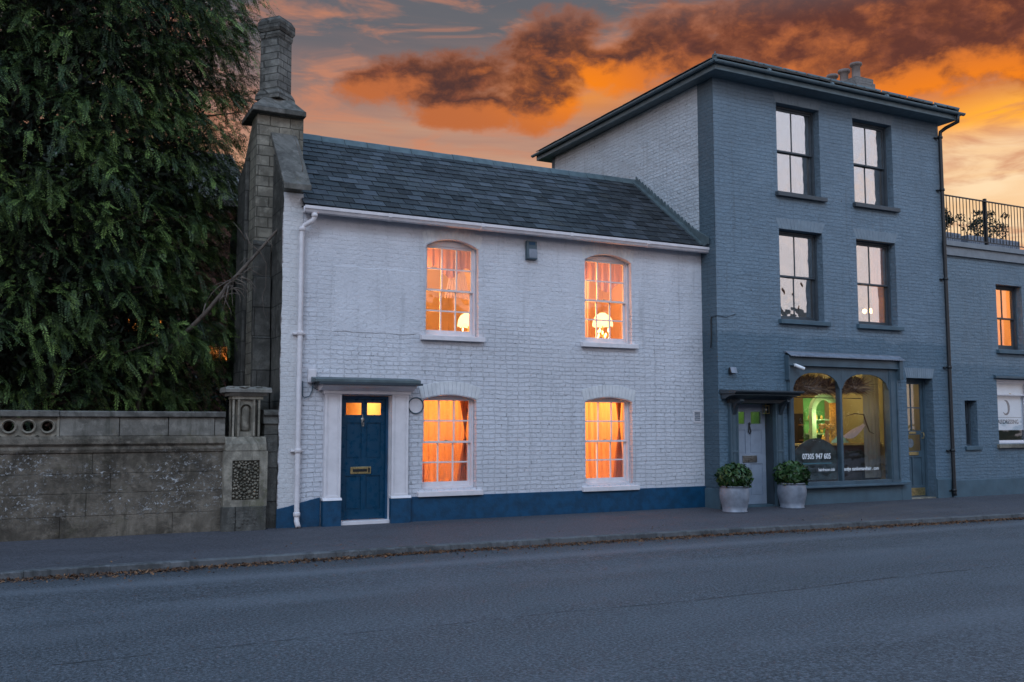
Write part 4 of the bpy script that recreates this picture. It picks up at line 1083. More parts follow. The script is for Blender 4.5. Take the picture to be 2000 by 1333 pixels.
# eaves and roof
ev = MB(); EX0, EX1, EY0, EY1 = 11.62, 18.56, G - .40, 6.42
ev.box(EX0 + .04, EX1 - .04, EY0 + .04, EY1 - .04, 8.5, 8.53)
for (a, b_, c, d) in ((EX0, EX1, EY0, EY0 + .04), (EX0, EX1, EY1 - .04, EY1), (EX0, EX0 + .04, EY0 + .04, EY1 - .04), (EX1 - .04, EX1, EY0 + .04, EY1 - .04)):
    ev.box(a, b_, c, d, 8.495, 8.64)
obj('soffit', ev, M['soffit'], th, bevel=.004)
gm = MB(); prof = lambda s: None
def half_gutter(mb_, p, q, out, r=.052):
    """half-round gutter from p to q, open side up; out = outward unit (x, y)"""
    i0 = len(mb_.v); n = 8; pts = []
    for (cx0, cy0, cz0) in (p, q):
        for rr_ in (r, r - .008):
            for k in range(n + 1):
                a = math.pi * k / n; mb_.v.append((cx0 + out[0] * rr_ * math.cos(a), cy0 + out[1] * rr_ * math.cos(a), cz0 - rr_ * math.sin(a)))
    m_ = n + 1
    for k in range(n):
        mb_.f.append((i0 + k, i0 + k + 1, i0 + 2 * m_ + k + 1, i0 + 2 * m_ + k)); mb_.f.append((i0 + m_ + k, i0 + m_ + k + 1, i0 + 3 * m_ + k + 1, i0 + 3 * m_ + k))
    for a in (0, n): mb_.f.append((i0 + a, i0 + m_ + a, i0 + 3 * m_ + a, i0 + 2 * m_ + a))
    for o_ in (0, 2 * m_): mb_.f.append(tuple([i0 + o_ + k for k in range(m_)] + [i0 + o_ + m_ + k for k in reversed(range(m_))]))
gz = 8.645
half_gutter(gm, (EX0 - .12, EY0 - .065, gz), (EX1 + .14, EY0 - .065, gz - .0), (0, -1))
half_gutter(gm, (EX0 - .065, EY0 - .12, gz), (EX0 - .065, EY1 + .1, gz), (-1, 0))
half_gutter(gm, (EX1 + .065, EY0 - .02, gz), (EX1 + .065, EY1 + .1, gz), (1, 0))
for x in (12.9, 14.6, 16.2, 17.7): gm.tube([(x, EY0 - .065, gz)] * 1 + [(x + .05, EY0 - .065, gz)], .057, 12)
obj('gutter', gm, M['soffit'], th)
PT = math.tan(R(27.4)); hw = (EX1 - EX0) / 2; az_ = 8.675; apx = (EX0 + EX1) / 2; apz = az_ + hw * PT
rf = MB(); e = .03
c_ = [(EX0 - e, EY0 - e, az_), (EX1 + e, EY0 - e, az_), (EX1 + e, EY1 + e, az_), (EX0 - e, EY1 + e, az_)]; r0 = (apx, EY0 + hw, apz); r1 = (apx, EY1 - hw, apz)
if r1[1] < r0[1]: r0 = r1 = (apx, (EY0 + EY1) / 2, apz)
rf.poly([c_[0], c_[1], r0]); rf.poly([c_[1], c_[2], r1, r0]); rf.poly([c_[2], c_[3], r1]); rf.poly([c_[3], c_[0], r0, r1]); rf.poly([(a, b_, z - .01) for a, b_, z in c_])
roof2 = obj('roof', rf, M['black_metal'], th)
ca, sa = math.cos(math.atan(PT)), math.sin(math.atan(PT)); SL = hw / ca
def hip_trim(W_): return lambda v: (v * ca + .02, W_ - v * ca - .02)
Wd = EX1 - EX0 + .06
sm = MB(); slates(sm, (EX0 - .03, EY0 - .04, az_ + .012), (1, 0, 0), (0, ca, sa), (0, -sa, ca), Wd, SL - .05, .30, .16, hip_trim(Wd), seed=11, lift=.03, th=.012)
Wy = EY1 - EY0 + .06
slates(sm, (EX0 - .04, EY1 + .03, az_ + .012), (0, -1, 0), (ca, 0, sa), (-sa, 0, ca), Wy, SL - .05, .30, .16, hip_trim(Wy), seed=12, lift=.03, th=.012)
slates(sm, (EX1 + .04, EY0 - .03, az_ + .012), (0, 1, 0), (-ca, 0, sa), (sa, 0, ca), Wy, SL - .05, .30, .2, hip_trim(Wy), seed=13, lift=.02, th=.012)
obj('slates', sm, M['slate_grey'], roof2, recalc=False)
hp = MB()
for c0 in (c_[0], c_[1]): 
    a = Vector(c0) + Vector((0, 0, .05)); b_ = Vector(r0) + Vector((0, 0, .06))
    n = 9
    for k in range(n): hp.tube([a.lerp(b_, k / n), a.lerp(b_, (k + .96) / n)], .055, 8)
hp.tube([(EX0 - .03, EY0 - .04, 8.74), (EX0 - .03, EY0 - .05, 8.82)], [.02, .008], 6)
obj('hip_tiles', hp, M['lead'], roof2)
cs = MB(); cs.box(17.46, 18.02, 1.02, 2.15, 8.8, 9.72); cs.box(17.42, 18.06, .98, 2.19, 9.72, 9.86); cs.box(17.45, 18.03, 1.01, 2.16, 9.86, 9.98)
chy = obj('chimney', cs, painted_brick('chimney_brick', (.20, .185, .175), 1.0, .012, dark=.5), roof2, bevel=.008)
for k, y in enumerate((1.2, 1.58, 1.96)):
    p = MB().lathe([(.115, 0), (.10, .03), (.10, .26 + .05 * (k == 0)), (.13, .28 + .05 * (k == 0)), (.15, .31 + .05 * (k == 0)), (.14, .36 + .04 * (k == 0)), (.09, .37 + .04 * (k == 0)), (.0001, .372 + .04 * (k == 0))], (17.66, y, 9.98), 18)
    pot = obj('chimney_pot', p, M['pot_clay'], roof2, smooth=True)
# downpipe at the right corner
dpm = MB(); dpm.tube([(18.50, EY0 - .065, 8.60), (18.50, EY0 - .06, 8.44), (18.44, G - .18, 8.36), (18.37, G - .09, 8.28), (18.36, G - .08, 8.15), (18.37, G - .08, .10), (18.37, G - .09, .03)], .042, 12)
for z in (8.12, 6.9, 4.85, 2.85, 1.0, .12): dpm.lathe([(.045, 0), (.056, .008), (.056, .055), (.045, .062)], (18.365, G - .08, z), 14); dpm.box(18.25, 18.33, G - .05, G, z + .01, z + .04)
obj('downpipe', dpm, M['black_metal'], th, smooth=True)
# left front door with its hood
pilaster(12.10, 12.29, -.55, G, -.04, 2.02, M['grey_wood'], th, inset=.03, split=(1.08,))
pilaster(13.24, 13.44, -.55, G, -.04, 2.02, M['grey_wood'], th, inset=.03, split=(1.08,))
p = MB(); p.box(12.08, 13.46, -.56, G, 2.02, 2.10)
p.prism([(-.60, 2.10), (G, 2.10), (G, 2.20), (-.88, 2.20), (-.90, 2.17), (-.72, 2.15), (-.64, 2.12)], 'x', 11.93, 13.58)
p.prism([(-.92, 2.20), (G, 2.20), (G, 2.28), (-.96, 2.255), (-.96, 2.23)], 'x', 11.90, 13.62)
for x in (12.14, 13.32): p.prism([(-.58, 1.86), (-.553, 1.80), (-.553, 2.02), (-.78, 2.098), (-.80, 2.05), (-.66, 2.0)], 'x', x, x + .09)
obj('door_hood', p, M['dark_wood'], th, bevel=.004)
p = MB(); p.box(12.30, 13.23, G + .02, G + .33, -.03, .03); obj('doorstep', p, M['grey_plinth'], th, bevel=.005)
rv = MB(); rv.box(13.225, 13.239, G + .002, G + .20, .031, 2.035); rv.box(12.291, 12.305, G + .002, G + .20, .031, 2.035); rv.box(12.305, 13.225, G + .002, G + .20, 2.02, 2.038)
obj('door_lining', rv, M['dark_wood'], th)
dp2 = [(.10, .44, .50, .74), (.56, .90, .50, .74), (.10, .44, .08, .40), (.56, .90, .08, .40)]
door = panel_door(th, 12.31, 13.22, .035, 2.015, G + .21, dp2, [(.12, .42, .80, .92), (.60, .88, .80, .92)], M['pale_door'])
p = MB(); p.box(12.62, 12.98, G + .19, G + .209, .86, .99); p.box(12.66, 12.94, G + .183, G + .19, .89, .96); obj('letter_plate', p, M['steel'], door, bevel=.004)
p = MB(); p.tube([(12.80, G + .20, 1.62), (12.83, G + .185, 1.46), (12.80, G + .18, 1.42), (12.77, G + .185, 1.46), (12.80, G + .20, 1.62)], .012, 8); p.lathe([(.02, 0), (.03, -.02), (.0001, -.03)], (12.80, G + .205, 1.62), 10, 'y'); obj('door_knocker', p, M['black_metal'], door)
ln = empty('porch_lantern', (13.16, G + .1, 1.9), 'small brass lantern hanging under the grey door hood', 'lantern')
p = MB()
for (a, b_) in ((13.115, 13.122), (13.198, 13.205)):
    for (c, d) in ((G + .06, G + .067), (G + .143, G + .15)): p.box(a, b_, c, d, 1.83, 1.97)
p.box(13.11, 13.21, G + .055, G + .155, 1.97, 1.985); p.box(13.11, 13.21, G + .055, G + .155, 1.82, 1.83); p.box(13.15, 13.17, G + .095, G + .115, 1.985, 2.02)
obj('cage', p, M['brass'], ln); obj('bulb', MB().blob((13.16, G + .105, 1.9), .022, 8, jit=0), M['letter_white'], ln)
room(th, 12.29, 13.4, G + .36, G + 2.4, -.02, 2.3, [(12.33, 13.2, .03, 2.0)], M['pale_green'])
lamp_light('hall_light', (12.8, G + 1.4, 2.0), 2.2, (.85, 1.0, .35), .1, th)
# wall mounted lamp and camera
wl_ = empty('wall_light', (12.2, G, 2.66), 'small dark and white floodlight on the grey wall above the door hood', 'light')
p = MB(); p.prism([(G - .10, 2.60), (G - .02, 2.58), (G - .02, 2.70), (G - .05, 2.72)], 'x', 12.12, 12.24); p.box(12.15, 12.21, G - .02, G, 2.6, 2.68); obj('lamp_head', p, M['black_metal'], wl_, bevel=.006)
p = MB(); p.prism([(G - .115, 2.60), (G - .102, 2.60), (G - .055, 2.715), (G - .07, 2.72)], 'x', 12.13, 12.27); obj('lens', p, M['zinc'], wl_, bevel=.003)
sc = empty('security_camera', (13.85, G - .15, 2.74), 'small white security camera at the left end of the shop fascia', 'camera')
p = MB(); p.tube([(13.70, G - .16, 2.80), (13.88, G - .24, 2.72)], [.034, .034], 12); obj('camera_body', p, M['letter_white'], sc, smooth=False, bevel=.003)
obj('bracket', MB().tube([(13.72, G - .06, 2.84), (13.74, G - .16, 2.80)], .010, 6), M['letter_white'], sc)
obj('lens', MB().tube([(13.878, G - .239, 2.721), (13.89, G - .245, 2.716)], .022, 12), M['black_metal'], sc)
# shopfront
SY0 = G - .06
sf = MB()
sf.box(13.62, 13.745, SY0, G + .10, .36, 2.80); sf.box(16.47, 16.74, SY0, G + .10, .36, 2.80); sf.box(15.035, 15.095, SY0 + .015, G + .08, .44, 2.795)
sf.box(16.50, 16.505, SY0 - .012, SY0 + .001, .44, 2.72); sf.box(16.68, 16.71, SY0 - .02, SY0 + .001, .44, 2.72); sf.box(13.64, 13.66, SY0 - .012, SY0 + .001, .44, 2.72)
sf.box(13.745, 16.47, SY0 + .01, G + .08, .36, .44)
# arched heads of the two lights
for (a, b_) in ((13.745, 15.035), (15.095, 16.47)):
    n = 16; pts = []
    for k in range(n + 1):
        t = k / n; u = a + (b_ - a) * t; s = abs(2 * t - 1)
        v = 2.33 + .33 * (1 - s ** 2.6) ** .62 if s < 1 else 2.33
        pts.append((u, v))
    for p_, q_ in zip(pts, pts[1:]): sf.prism([p_, q_, (q_[0], 2.80), (p_[0], 2.80)], 'y', SY0 + .012, SY0 + .05)
shopf = obj('shopfront', sf, M['grey_wood'], th, bevel=.003)
p = MB(); p.prism([(SY0 - .10, .325), (G + .1, .325), (G + .1, .38), (SY0 + .01, .375), (SY0 - .10, .355)], 'x', 13.55, 16.86); obj('shop_sill', p, M['grey_wood'], shopf, bevel=.005)
p = MB(); p.box(13.62, 16.74, SY0 - .05, G, 2.80, 2.965); p.box(13.60, 16.76, SY0 - .07, G, 2.79, 2.81); p.box(16.70, 16.80, SY0 - .10, G, 2.56, 3.02); p.box(13.58, 13.62, SY0 - .06, G, 2.5, 3.0)
obj('fascia', p, M['grey_wood'], shopf, bevel=.004)
# little pent roof of small pantiles
p = MB(); nt = 46; x0, x1 = 13.58, 16.84
i0 = len(p.v); seg = nt * 6
for j, (yy, zz) in enumerate(((SY0 - .13, 2.965), (SY0 - .13, 2.975), (G - .01, 3.07))):
    for k in range(seg + 1):
        t = k / seg; wv = .013 * abs(math.sin(t * nt * math.pi)) if j < 2 else .006
        p.v.append((x0 + (x1 - x0) * t, yy, zz + (0 if j == 0 else .012) + wv))
for j in range(2):
    for k in range(seg): a = i0 + j * (seg + 1) + k; p.f.append((a, a + 1, a + seg + 2, a + seg + 1))
p.box(13.58, 16.84, G - .05, G, 3.05, 3.085)
obj('tile_hood', p, M['slate_like'] if 'slate_like' in M else M['zinc'], shopf)
for (a, b_) in ((13.745, 15.035), (15.095, 16.47)):
    p = MB(); p.box(a, b_, G + .0, G + .006, .44, 2.70); pane = obj('shop_pane', p, M['glass_shop'], shopf)
    if a < 14:
        text_mesh('lettering', '07305 947 605', .155, (13.99, G - .004, .905), M['letter_white'], pane, squeeze=.83)
        text_mesh('lettering', 'hairdresser.club', .085, (14.42, G - .004, .655), M['letter_white'], pane, squeeze=.82)
        p = MB(); p.box(13.99, 14.78, G - .004, G - .002, .80, .825); obj('underline', p, plain('teal', (.05, .14, .17), .5, bmp=0), pane)
    else:
        text_mesh('lettering', 'andys cambersandhair . com', .105, (15.13, G - .004, .65), M['letter_white'], pane, squeeze=.84)
# shop interior
room(th, 13.5, 17.0, G + .345, G + 3.4, .30, 2.9, [(13.72, 16.72, .345, 2.86)], M['shop_wall'])
lamp_light('shop_light', (14.9, G + 2.0, 2.7), 38, (1, .80, .42), .15, th)
lamp_light('shop_light', (16.2, G + 1.6, 2.7), 9, (1, .85, .55), .15, th)
ctr = empty('shop_counter', (15.3, G + 1.1, .31), 'dark shop counter with a yellow wooden top behind the glass', 'counter')
obj('counter_body', MB().box(13.56, 16.95, G + .70, G + 1.15, .31, 1.15), M['counter'], ctr, bevel=.01)
for k in range(6): obj('counter_panel', MB().box(13.7 + k * .54, 14.14 + k * .54, G + .685, G + .699, .42, 1.05), M['counter'], ctr, bevel=.006)
obj('counter_top', MB().box(13.54, 16.97, G + .66, G + 1.2, 1.151, 1.195), plain('top_wood', (.62, .40, .12), .4, var=.2), ctr, bevel=.006)
ar = empty('arched_cabinet', (15.93, G + 1.5, .31), 'bright green arched display niche standing behind the shop counter', 'cabinet')
p = MB(); a0_, a1_, yb_ = 15.56, 16.40, G + 1.3
ap = arch_pts(a0_, a1_, 1.95, 2.30, 18); inner = arch_pts(a0_ + .13, a1_ - .13, 1.93, 2.16, 18)
for k in range(18): p.prism([inner[k], inner[k + 1], ap[k + 1], ap[k]], 'y', yb_, yb_ + .10)
p.box(a0_, a0_ + .13, yb_, yb_ + .10, .31, 1.94); p.box(a1_ - .13, a1_, yb_, yb_ + .10, .31, 1.94)
obj('arch_surround', p, M['pale_green'], ar, bevel=.006); obj('niche_back', MB().box(a0_ + .1, a1_ - .1, yb_ + .351, yb_ + .37, .31, 2.2), M['green_arch'], ar)
lamp_light('niche_light', (15.8, G + 1.05, 1.75), 9, (.95, 1.0, .55), .06, th)
obj('shelf', MB().box(a0_ + .131, a1_ - .131, yb_ + .05, yb_ + .35, 1.38, 1.40).box(a0_ + .131, a1_ - .131, yb_ + .05, yb_ + .35, 1.70, 1.715), M['pale_green'], ar)
sb_ = empty('draped_cloth', (16.0, G + 1.0, 1.2), 'pale green cloth spilling over the counter below the green niche', 'cloth')
p = MB(); n = 12
for j in range(n + 1):
    for k in range(n + 1): p.v.append((15.55 + .5 * j / n + .02 * math.sin(k * 1.3), G + .75 - .10 * (k / n) + .02 * math.sin(j * 1.7 + k), 1.205 + .16 * math.sin(j / n * 3.1) * (1 - k / n) - .0 * k))
for j in range(n):
    for k in range(n): q = j * (n + 1) + k; p.f.append((q, q + 1, q + n + 2, q + n + 1))
obj('folds', p, M['pale_green'], sb_, smooth=True)
for k in range(9):
    x = 15.70 + (k % 3) * .17; row = k // 3; z = (1.196, 1.401, 1.716)[row]; h = rnd.uniform(.10, .20) * (1, .9, .75)[row]; r_ = rnd.uniform(.03, .055); yy = (G + 1.12, G + 1.5, G + 1.5)[row]
    if row == 0: x += .0
    o = empty('ornament', (x, yy, z), 'one of the gilt bottles and jars in front of the green niche', 'ornament', 'gilt bottles and jars in the shop')
    obj('vessel', MB().lathe([(r_ * .8, 0), (r_, h * .3), (r_ * .8, h * .7), (r_ * .3, h * .85), (r_ * .35, h)], (x, yy, z), 12), M['gilt'], o, smooth=True)
mrr = empty('gilt_display', (15.95, G + .95, 1.2), 'ornate orange gilt display board standing on the counter by the mullion', 'display')
lamp_light('added_board_fill', (15.66, G + .62, 1.95), 3.2, (1, .62, .2), .04, th)  # unseen light added to brighten the gilt board
obj('board', MB().box(15.74, 16.10, G + .93, G + .97, 1.196, 2.08), M['gilt'], mrr, bevel=.01)
p = MB(); rg = random.Random(9)
for j in range(15):
    for k in range(5): p.blob((15.78 + k * .07 + rg.uniform(-.01, .01), G + .92, 1.25 + j * .056), rg.uniform(.016, .032), 8, (1, .5, 1), .2)
obj('beading', p, M['gilt'], mrr, smooth=True)
bs = empty('bread_basket', (15.55, G + .85, 1.2), 'lumpy gilt woven basket lit on the counter left of the display board', 'basket')
p = MB()
for k in range(16): p.blob((15.55 + .16 * math.cos(k * .8), G + .86 + .08 * math.sin(k * .8), 1.52 + .035 * (k % 3)), .045, 8, (1.2, 1, .7), .2)
obj('loops', p, M['gilt'], bs, smooth=True); obj('stand', MB().tube([(15.55, G + .86, 1.196), (15.55, G + .86, 1.5)], [.06, .03], 10), M['wood'], bs)
dc = empty('dark_bookcase', (16.35, G + 2.4, .31), 'tall narrow dark bookcase against the yellow back wall of the shop', 'bookcase')
obj('case', MB().box(16.15, 16.52, G + 2.35, G + 2.6, .31, 1.86), M['counter'], dc, bevel=.01)
for k in range(4): obj('shelf', MB().box(16.17, 16.50, G + 2.33, G + 2.349, .5 + k * .36, .53 + k * .36), M['wood'], dc)
wsc = empty('wall_sconce', (15.3, G + 2.9, 1.7), 'thin curled black wall bracket on the yellow back wall of the shop', 'bracket')
for kk in (0, 1): obj('scroll', MB().tube([(16.7 + .18 * kk + .11 * (1 - i / 14) * math.cos(i * .6), G + 3.35, 1.75 + .11 * (1 - i / 14) * math.sin(i * .6)) for i in range(13)], .012, 6), M['black_metal'], wsc)
dr_ = empty('cloth_swag', (15.9, G + .5, 1.4), 'pale cloth hung like a hammock on a branch behind the right shop pane', 'cloth')
p = MB(); n = 20
for j in range(5):
    for k in range(n + 1):
        t = k / n; p.v.append((15.62 + .62 * t, G + .42 + .03 * j, 1.36 + .27 * t ** 1.6 + (j - 2) * .035 * math.sin(math.pi * t) - .02 * abs(j - 2)))
for j in range(4):
    for k in range(n): q = j * (n + 1) + k; p.f.append((q, q + 1, q + n + 2, q + n + 1))
obj('folds', p, M['net'], dr_, smooth=True); obj('branch', MB().tube([(15.7, G + .45, 1.78), (15.95, G + .44, 1.84), (16.2, G + .42, 1.82), (16.26, G + .42, 1.66), (16.36, G + .42, 1.45), (16.5, G + .42, 1.40)], [.006, .010, .014, .014, .012, .006], 6), M['bark'], dr_)
sn = empty('window_sign', (14.6, G + .25, .45), 'dark rounded sign board behind the phone number in the left shop pane', 'sign')
n = 18; p = MB(); prof_ = [(14.02, .46)] + [(14.02 + 1.14 * k / n, 1.08 + .24 * math.sin(math.pi * (k / n)) ** .8) for k in range(n + 1)] + [(15.16, .46)]
p.prism(prof_, 'y', G + .22, G + .24); obj('sign_board', p, plain('sign_board', (.035, .06, .065), .5, var=.6, nscale=5), sn)
# dried plumes hanging along the top of the shop window
def plumes(name, x0, x1, z0, z1, y, n, seed, label):
    r = np.random.RandomState(seed); V, F, Cc = [], [], []
    cx = r.uniform(x0, x1, 5); k = 0
    for i in range(n):
        c = cx[r.randint(5)]; s = np.array([c + r.normal(0, .05), y + r.normal(0, .05), z0 + .12])
        a = r.uniform(-.4, 3.54); L = r.uniform(.15, .42); d = np.array([math.cos(a), r.normal(0, .35), max(-.25, math.sin(a))]) * L
        e = s + d + np.array([0, 0, -.10 * r.rand()]); e[2] = min(e[2], z1)
        wv = np.array([-d[2], 0, d[0]]); wv = wv / (np.linalg.norm(wv) + 1e-6) * r.uniform(.005, .014)
        mid = (s + e) / 2 + np.array([0, 0, .03])
        V += [s, mid - wv, e, mid + wv]; F.append([k, k + 1, k + 2, k + 3]); k += 4
        Cc += [[r.rand(), 0, 0, 1]] * 4
    return tag(npmesh(name, np.array(V), np.array(F), np.array(Cc), M['plume'], origin=((x0 + x1) / 2, y, z0)), label, 'dried flowers')
plumes('dried_plumes', 14.0, 15.30, 2.22, 2.68, G + .3, 2600, 1, 'brown dried plumes hanging along the top of the left shop pane')
plumes('dried_plumes', 15.50, 16.05, 2.24, 2.66, G + .3, 1400, 2, 'smaller bunch of brown dried plumes at the top of the right shop pane')
hr = empty('hanging_rail', (15.0, G + .3, 2.24), 'thin black rail under the dried plumes in the shop window', 'rail')
obj('bar', MB().box(13.9, 15.32, G + .29, G + .31, 2.155, 2.17).box(15.5, 16.0, G + .29, G + .31, 2.155, 2.17), M['black_metal'], hr)
curtain('blind', pleats(16.24, 16.72, .45, 2.85, G + .46, .008, 20, 4, seed=31), M['sheer'], 'pale striped blind hanging in the right part of the shop window', 'blind')
# glazed door on the right
d2f = MB(); d2f.box(17.075, 17.12, G + .22, G + .32, 0, 2.615); d2f.box(17.85, 17.895, G + .22, G + .32, 0, 2.615); d2f.box(17.12, 17.85, G + .221, G + .32, 2.565, 2.615); obj('door_frame', d2f, M['grey_wood'], th)
X0d, X1d = 17.12, 17.85
dm = MB(); rects = [(X0d + .09, X1d - .09, 1.02, 1.38), (X0d + .09, (X0d + X1d) / 2 - .02, .26, .88), ((X0d + X1d) / 2 + .02, X1d - .09, .26, .88), (X0d + .07, (X0d + X1d) / 2 - .012, 1.47, 2.50), ((X0d + X1d) / 2 + .012, X1d - .07, 1.47, 2.50)]
wall(dm, X0d, X1d, .02, 2.565, rects, lambda u, v, d: (u, G + .25 + d, v), .03)
for (a, b_, c, d) in rects[1:3]: dm.quad((a, G + .27, c), (b_, G + .27, c), (b_, G + .27, d), (a, G + .27, d))
dm.box(X0d + .07, (X0d + X1d) / 2 - .012, G + .252, G + .28, 1.96, 1.985); dm.box((X0d + X1d) / 2 + .012, X1d - .07, G + .252, G + .28, 1.96, 1.985)
door = obj('door', dm, M['grey_wood'], th, recalc=False)
for k, (a, b_, c, d) in enumerate((rects[0], rects[3], rects[4])):
    obj('door_pane', MB().box(a, b_, G + .262, G + .267, c, d), M['glass_shop'], door)
obj('letter_plate', MB().box(17.32, 17.66, G + .235, G + .249, .925, 1.0), M['brass'], door, bevel=.003)
obj('name_plate', MB().box(17.38, 17.60, G + .238, G + .249, 1.40, 1.445), M['brass'], door, bevel=.002)
obj('kick_plate', MB().box(X0d + .02, X1d - .02, G + .243, G + .249, .04, .21), M['brass'], door, bevel=.002)
obj('handle', MB().tube([(17.79, G + .25, 1.42), (17.79, G + .20, 1.42), (17.79, G + .19, 1.36), (17.79, G + .20, 1.30), (17.79, G + .25, 1.30)], .010, 8), M['brass'], door)
op_ = empty('opening_board', (17.48, G + .32, 1.2), 'small oval open sign hanging behind the glazed right hand door', 'sign')
obj('oval', MB().lathe([(.0001, -.003), (.10, -.003), (.10, .003), (.0001, .003)], (17.48, G + .30, 1.19), 24, 'y'), M['zinc'], op_)
obj('doorstep', MB().box(17.08, 17.89, G + .01, G + .33, -.04, .015), M['stone_pale'], th, bevel=.004)
room(th, 17.03, 18.2, G + .36, G + 3.0, 0, 2.8, [(17.07, 17.9, 0, 2.62)], M['shop_wall'])
lamp_light('passage_light', (17.6, G + 1.6, 2.5), 12, (1, .85, .55), .1, th)
cbm = MB(); cbm.tube([(11.90, -.30 + 0, 3.72), (11.865, -.30, 3.70), (11.86, -.30, 3.3), (11.86, -.28, 3.1)], .012, 6); cbm.tube([(11.865, -.30, 3.7), (11.87, G - .012, 3.72), (12.1, G - .012, 3.70), (12.35, G - .012, 3.78)], .005, 6); obj('cable', cbm, M['black_metal'], th)

# ------------------------------------------------------------------ annex on the right
an = empty('annex', (21.2, -.46, 0), 'two storey grey painted brick building with a roof terrace', 'house')
C1 = (20.18, 21.12, 3.36, 4.90); C2 = (20.06, 21.30, 1.16, 2.66); C3 = (18.93, 19.34, 1.12, 2.15)
obj('wall', wall(MB(), 18.401, 25.0, -.15, 5.45, [C1, C2, C3], FY(G), .3), M['annex_brick'], an, recalc=False)
p = MB(); p.box(18.401, 25.0, G - .03, G, -.15, .36); obj('plinth', p, M['grey_plinth'], an, bevel=.006)
p = MB(); p.box(18.41, 25.0, G - .06, G + .3, 5.45, 5.66); p.prism([(G - .11, 5.66), (G + .35, 5.66), (G + .35, 5.80), (G - .11, 5.775)], 'x', 18.41, 25.0); obj('cornice', p, plain('annex_cornice', (.21, .235, .26), .6, var=.12, bmp=.004, bscale=15), an, bevel=.006)
p = MB(); p.quad((18.41, G + .3, 5.6), (25, G + .3, 5.6), (25, 6, 5.6), (18.41, 6, 5.6)); obj('terrace_floor', p, M['coping'], an)
p = MB(); p.quad((25, G, -.15), (25, 6, -.15), (25, 6, 5.6), (25, G, 5.6)); p.quad((18.41, 6, 0), (25, 6, 0), (25, 6, 5.6), (18.41, 6, 5.6)); obj('rear_wall', p, M['grey_paint_dark'], an)
w1 = sash_window(an, C1[0] + .004, C1[1] - .004, C1[2], C1[3] - .004, G + .16, 2, 1, M['sash_grey'], M['glass'], rail=.09)
obj('window_sill', MB().prism([(G - .08, 3.26), (G + .2, 3.26), (G + .2, 3.37), (G - .08, 3.345)], 'x', 20.10, 21.2), M['grey_plinth'], w1, bevel=.005)
room(an, 19.9, 22.6, G + .32, G + 3, 2.9, 5.3, [C1], M['warm_wall']); lamp_light('annex_light', (21.0, G + 1.6, 5.0), 55, (1, .50, .14), .12, an)
w2 = sash_window(an, C2[0] + .004, C2[1] - .004, C2[2], C2[3] - .004, G + .05, 1, 1, M['white_paint'], M['glass'], rail=.04, mid=2.30)
obj('window_sill', MB().prism([(G - .07, 1.06), (G + .12, 1.06), (G + .12, 1.16), (G - .07, 1.14)], 'x', 19.98, 21.4), M['stone_pale'], w2, bevel=.005)
obj('window_hood', MB().prism([(G - .07, 2.68), (G, 2.68), (G, 2.76), (G - .07, 2.73)], 'x', 19.96, 21.4), M['grey_wood'], an)
room(an, 19.9, 21.5, G + .32, G + 2, .9, 2.8, [C2], M['dim_wall'])
bl = empty('blind', (20.7, G + .2, 1.5), 'white roller blind printed with a crescent emblem and dark lettering', 'blind')
obj('fabric', MB().box(20.08, 21.28, G + .19, G + .195, 1.47, 2.62), M['blind'], bl)
n = 20; p = MB()
for (r0_, r1_, dx_, a0, a1) in ((.155, .12, .03, -2.5, 1.35), (.15, .118, -.035, -1.2, 1.75)):
    for k in range(n):
        t0, t1 = a0 + (a1 - a0) * k / n, a0 + (a1 - a0) * (k + 1) / n
        th0, th1 = math.sin(math.pi * k / n) * .045, math.sin(math.pi * (k + 1) / n) * .045
        c = (20.60, 2.00)
        P_ = lambda t, r_: (c[0] + dx_ * .4 + r_ * .85 * math.cos(t), c[1] + r_ * 1.15 * math.sin(t))
        p.prism([P_(t0, .15 - th0), P_(t1, .15 - th1), P_(t1, .155), P_(t0, .155)], 'y', G + .183 - (.002 if dx_ > 0 else 0), G + .187)
obj('emblem', p, M['letter_grey'], bl)
text_mesh('lettering', 'HAIRDRESSING', .14, (20.21, G + .187, 1.62), M['letter_grey'], bl, squeeze=.88)
obj('rule', MB().box(20.21, 21.16, G + .186, G + .189, 1.765, 1.773), M['letter_grey'], bl)
w3 = sash_window(an, C3[0] + .004, C3[1] - .004, C3[2], C3[3] - .004, G + .18, 1, 1, M['sash_grey'], M['glass_shop'])
obj('window_sill', MB().prism([(G - .05, 1.03), (G + .2, 1.03), (G + .2, 1.12), (G - .05, 1.11)], 'x', 18.88, 19.42), M['grey_plinth'], w3, bevel=.004)
room(an, 18.8, 19.6, G + .32, G + 1.5, 1.0, 2.3, [C3], M['dim_wall'])
# terrace railing
rl = empty('railing', (21.2, G + .1, 5.8), 'thin dark metal railing along the edge of the roof terrace', 'railing')
ry = G + .06
obj('rail', MB().box(18.46, 25.0, ry - .02, ry + .02, 6.86, 6.885), M['black_metal'], rl); obj('rail', MB().box(18.46, 25.0, ry - .012, ry + .012, 5.875, 5.895), M['black_metal'], rl)
x = 18.55
while x < 24.9:
    obj('baluster', MB().box(x - .007, x + .007, ry - .007, ry + .007, 5.8951, 6.8599), M['black_metal'], rl); x += .1145
for x in (20.07, 22.0, 23.9): obj('post', MB().box(x - .032, x + .032, ry + .021, ry + .08, 5.77, 6.95), M['black_metal'], rl)
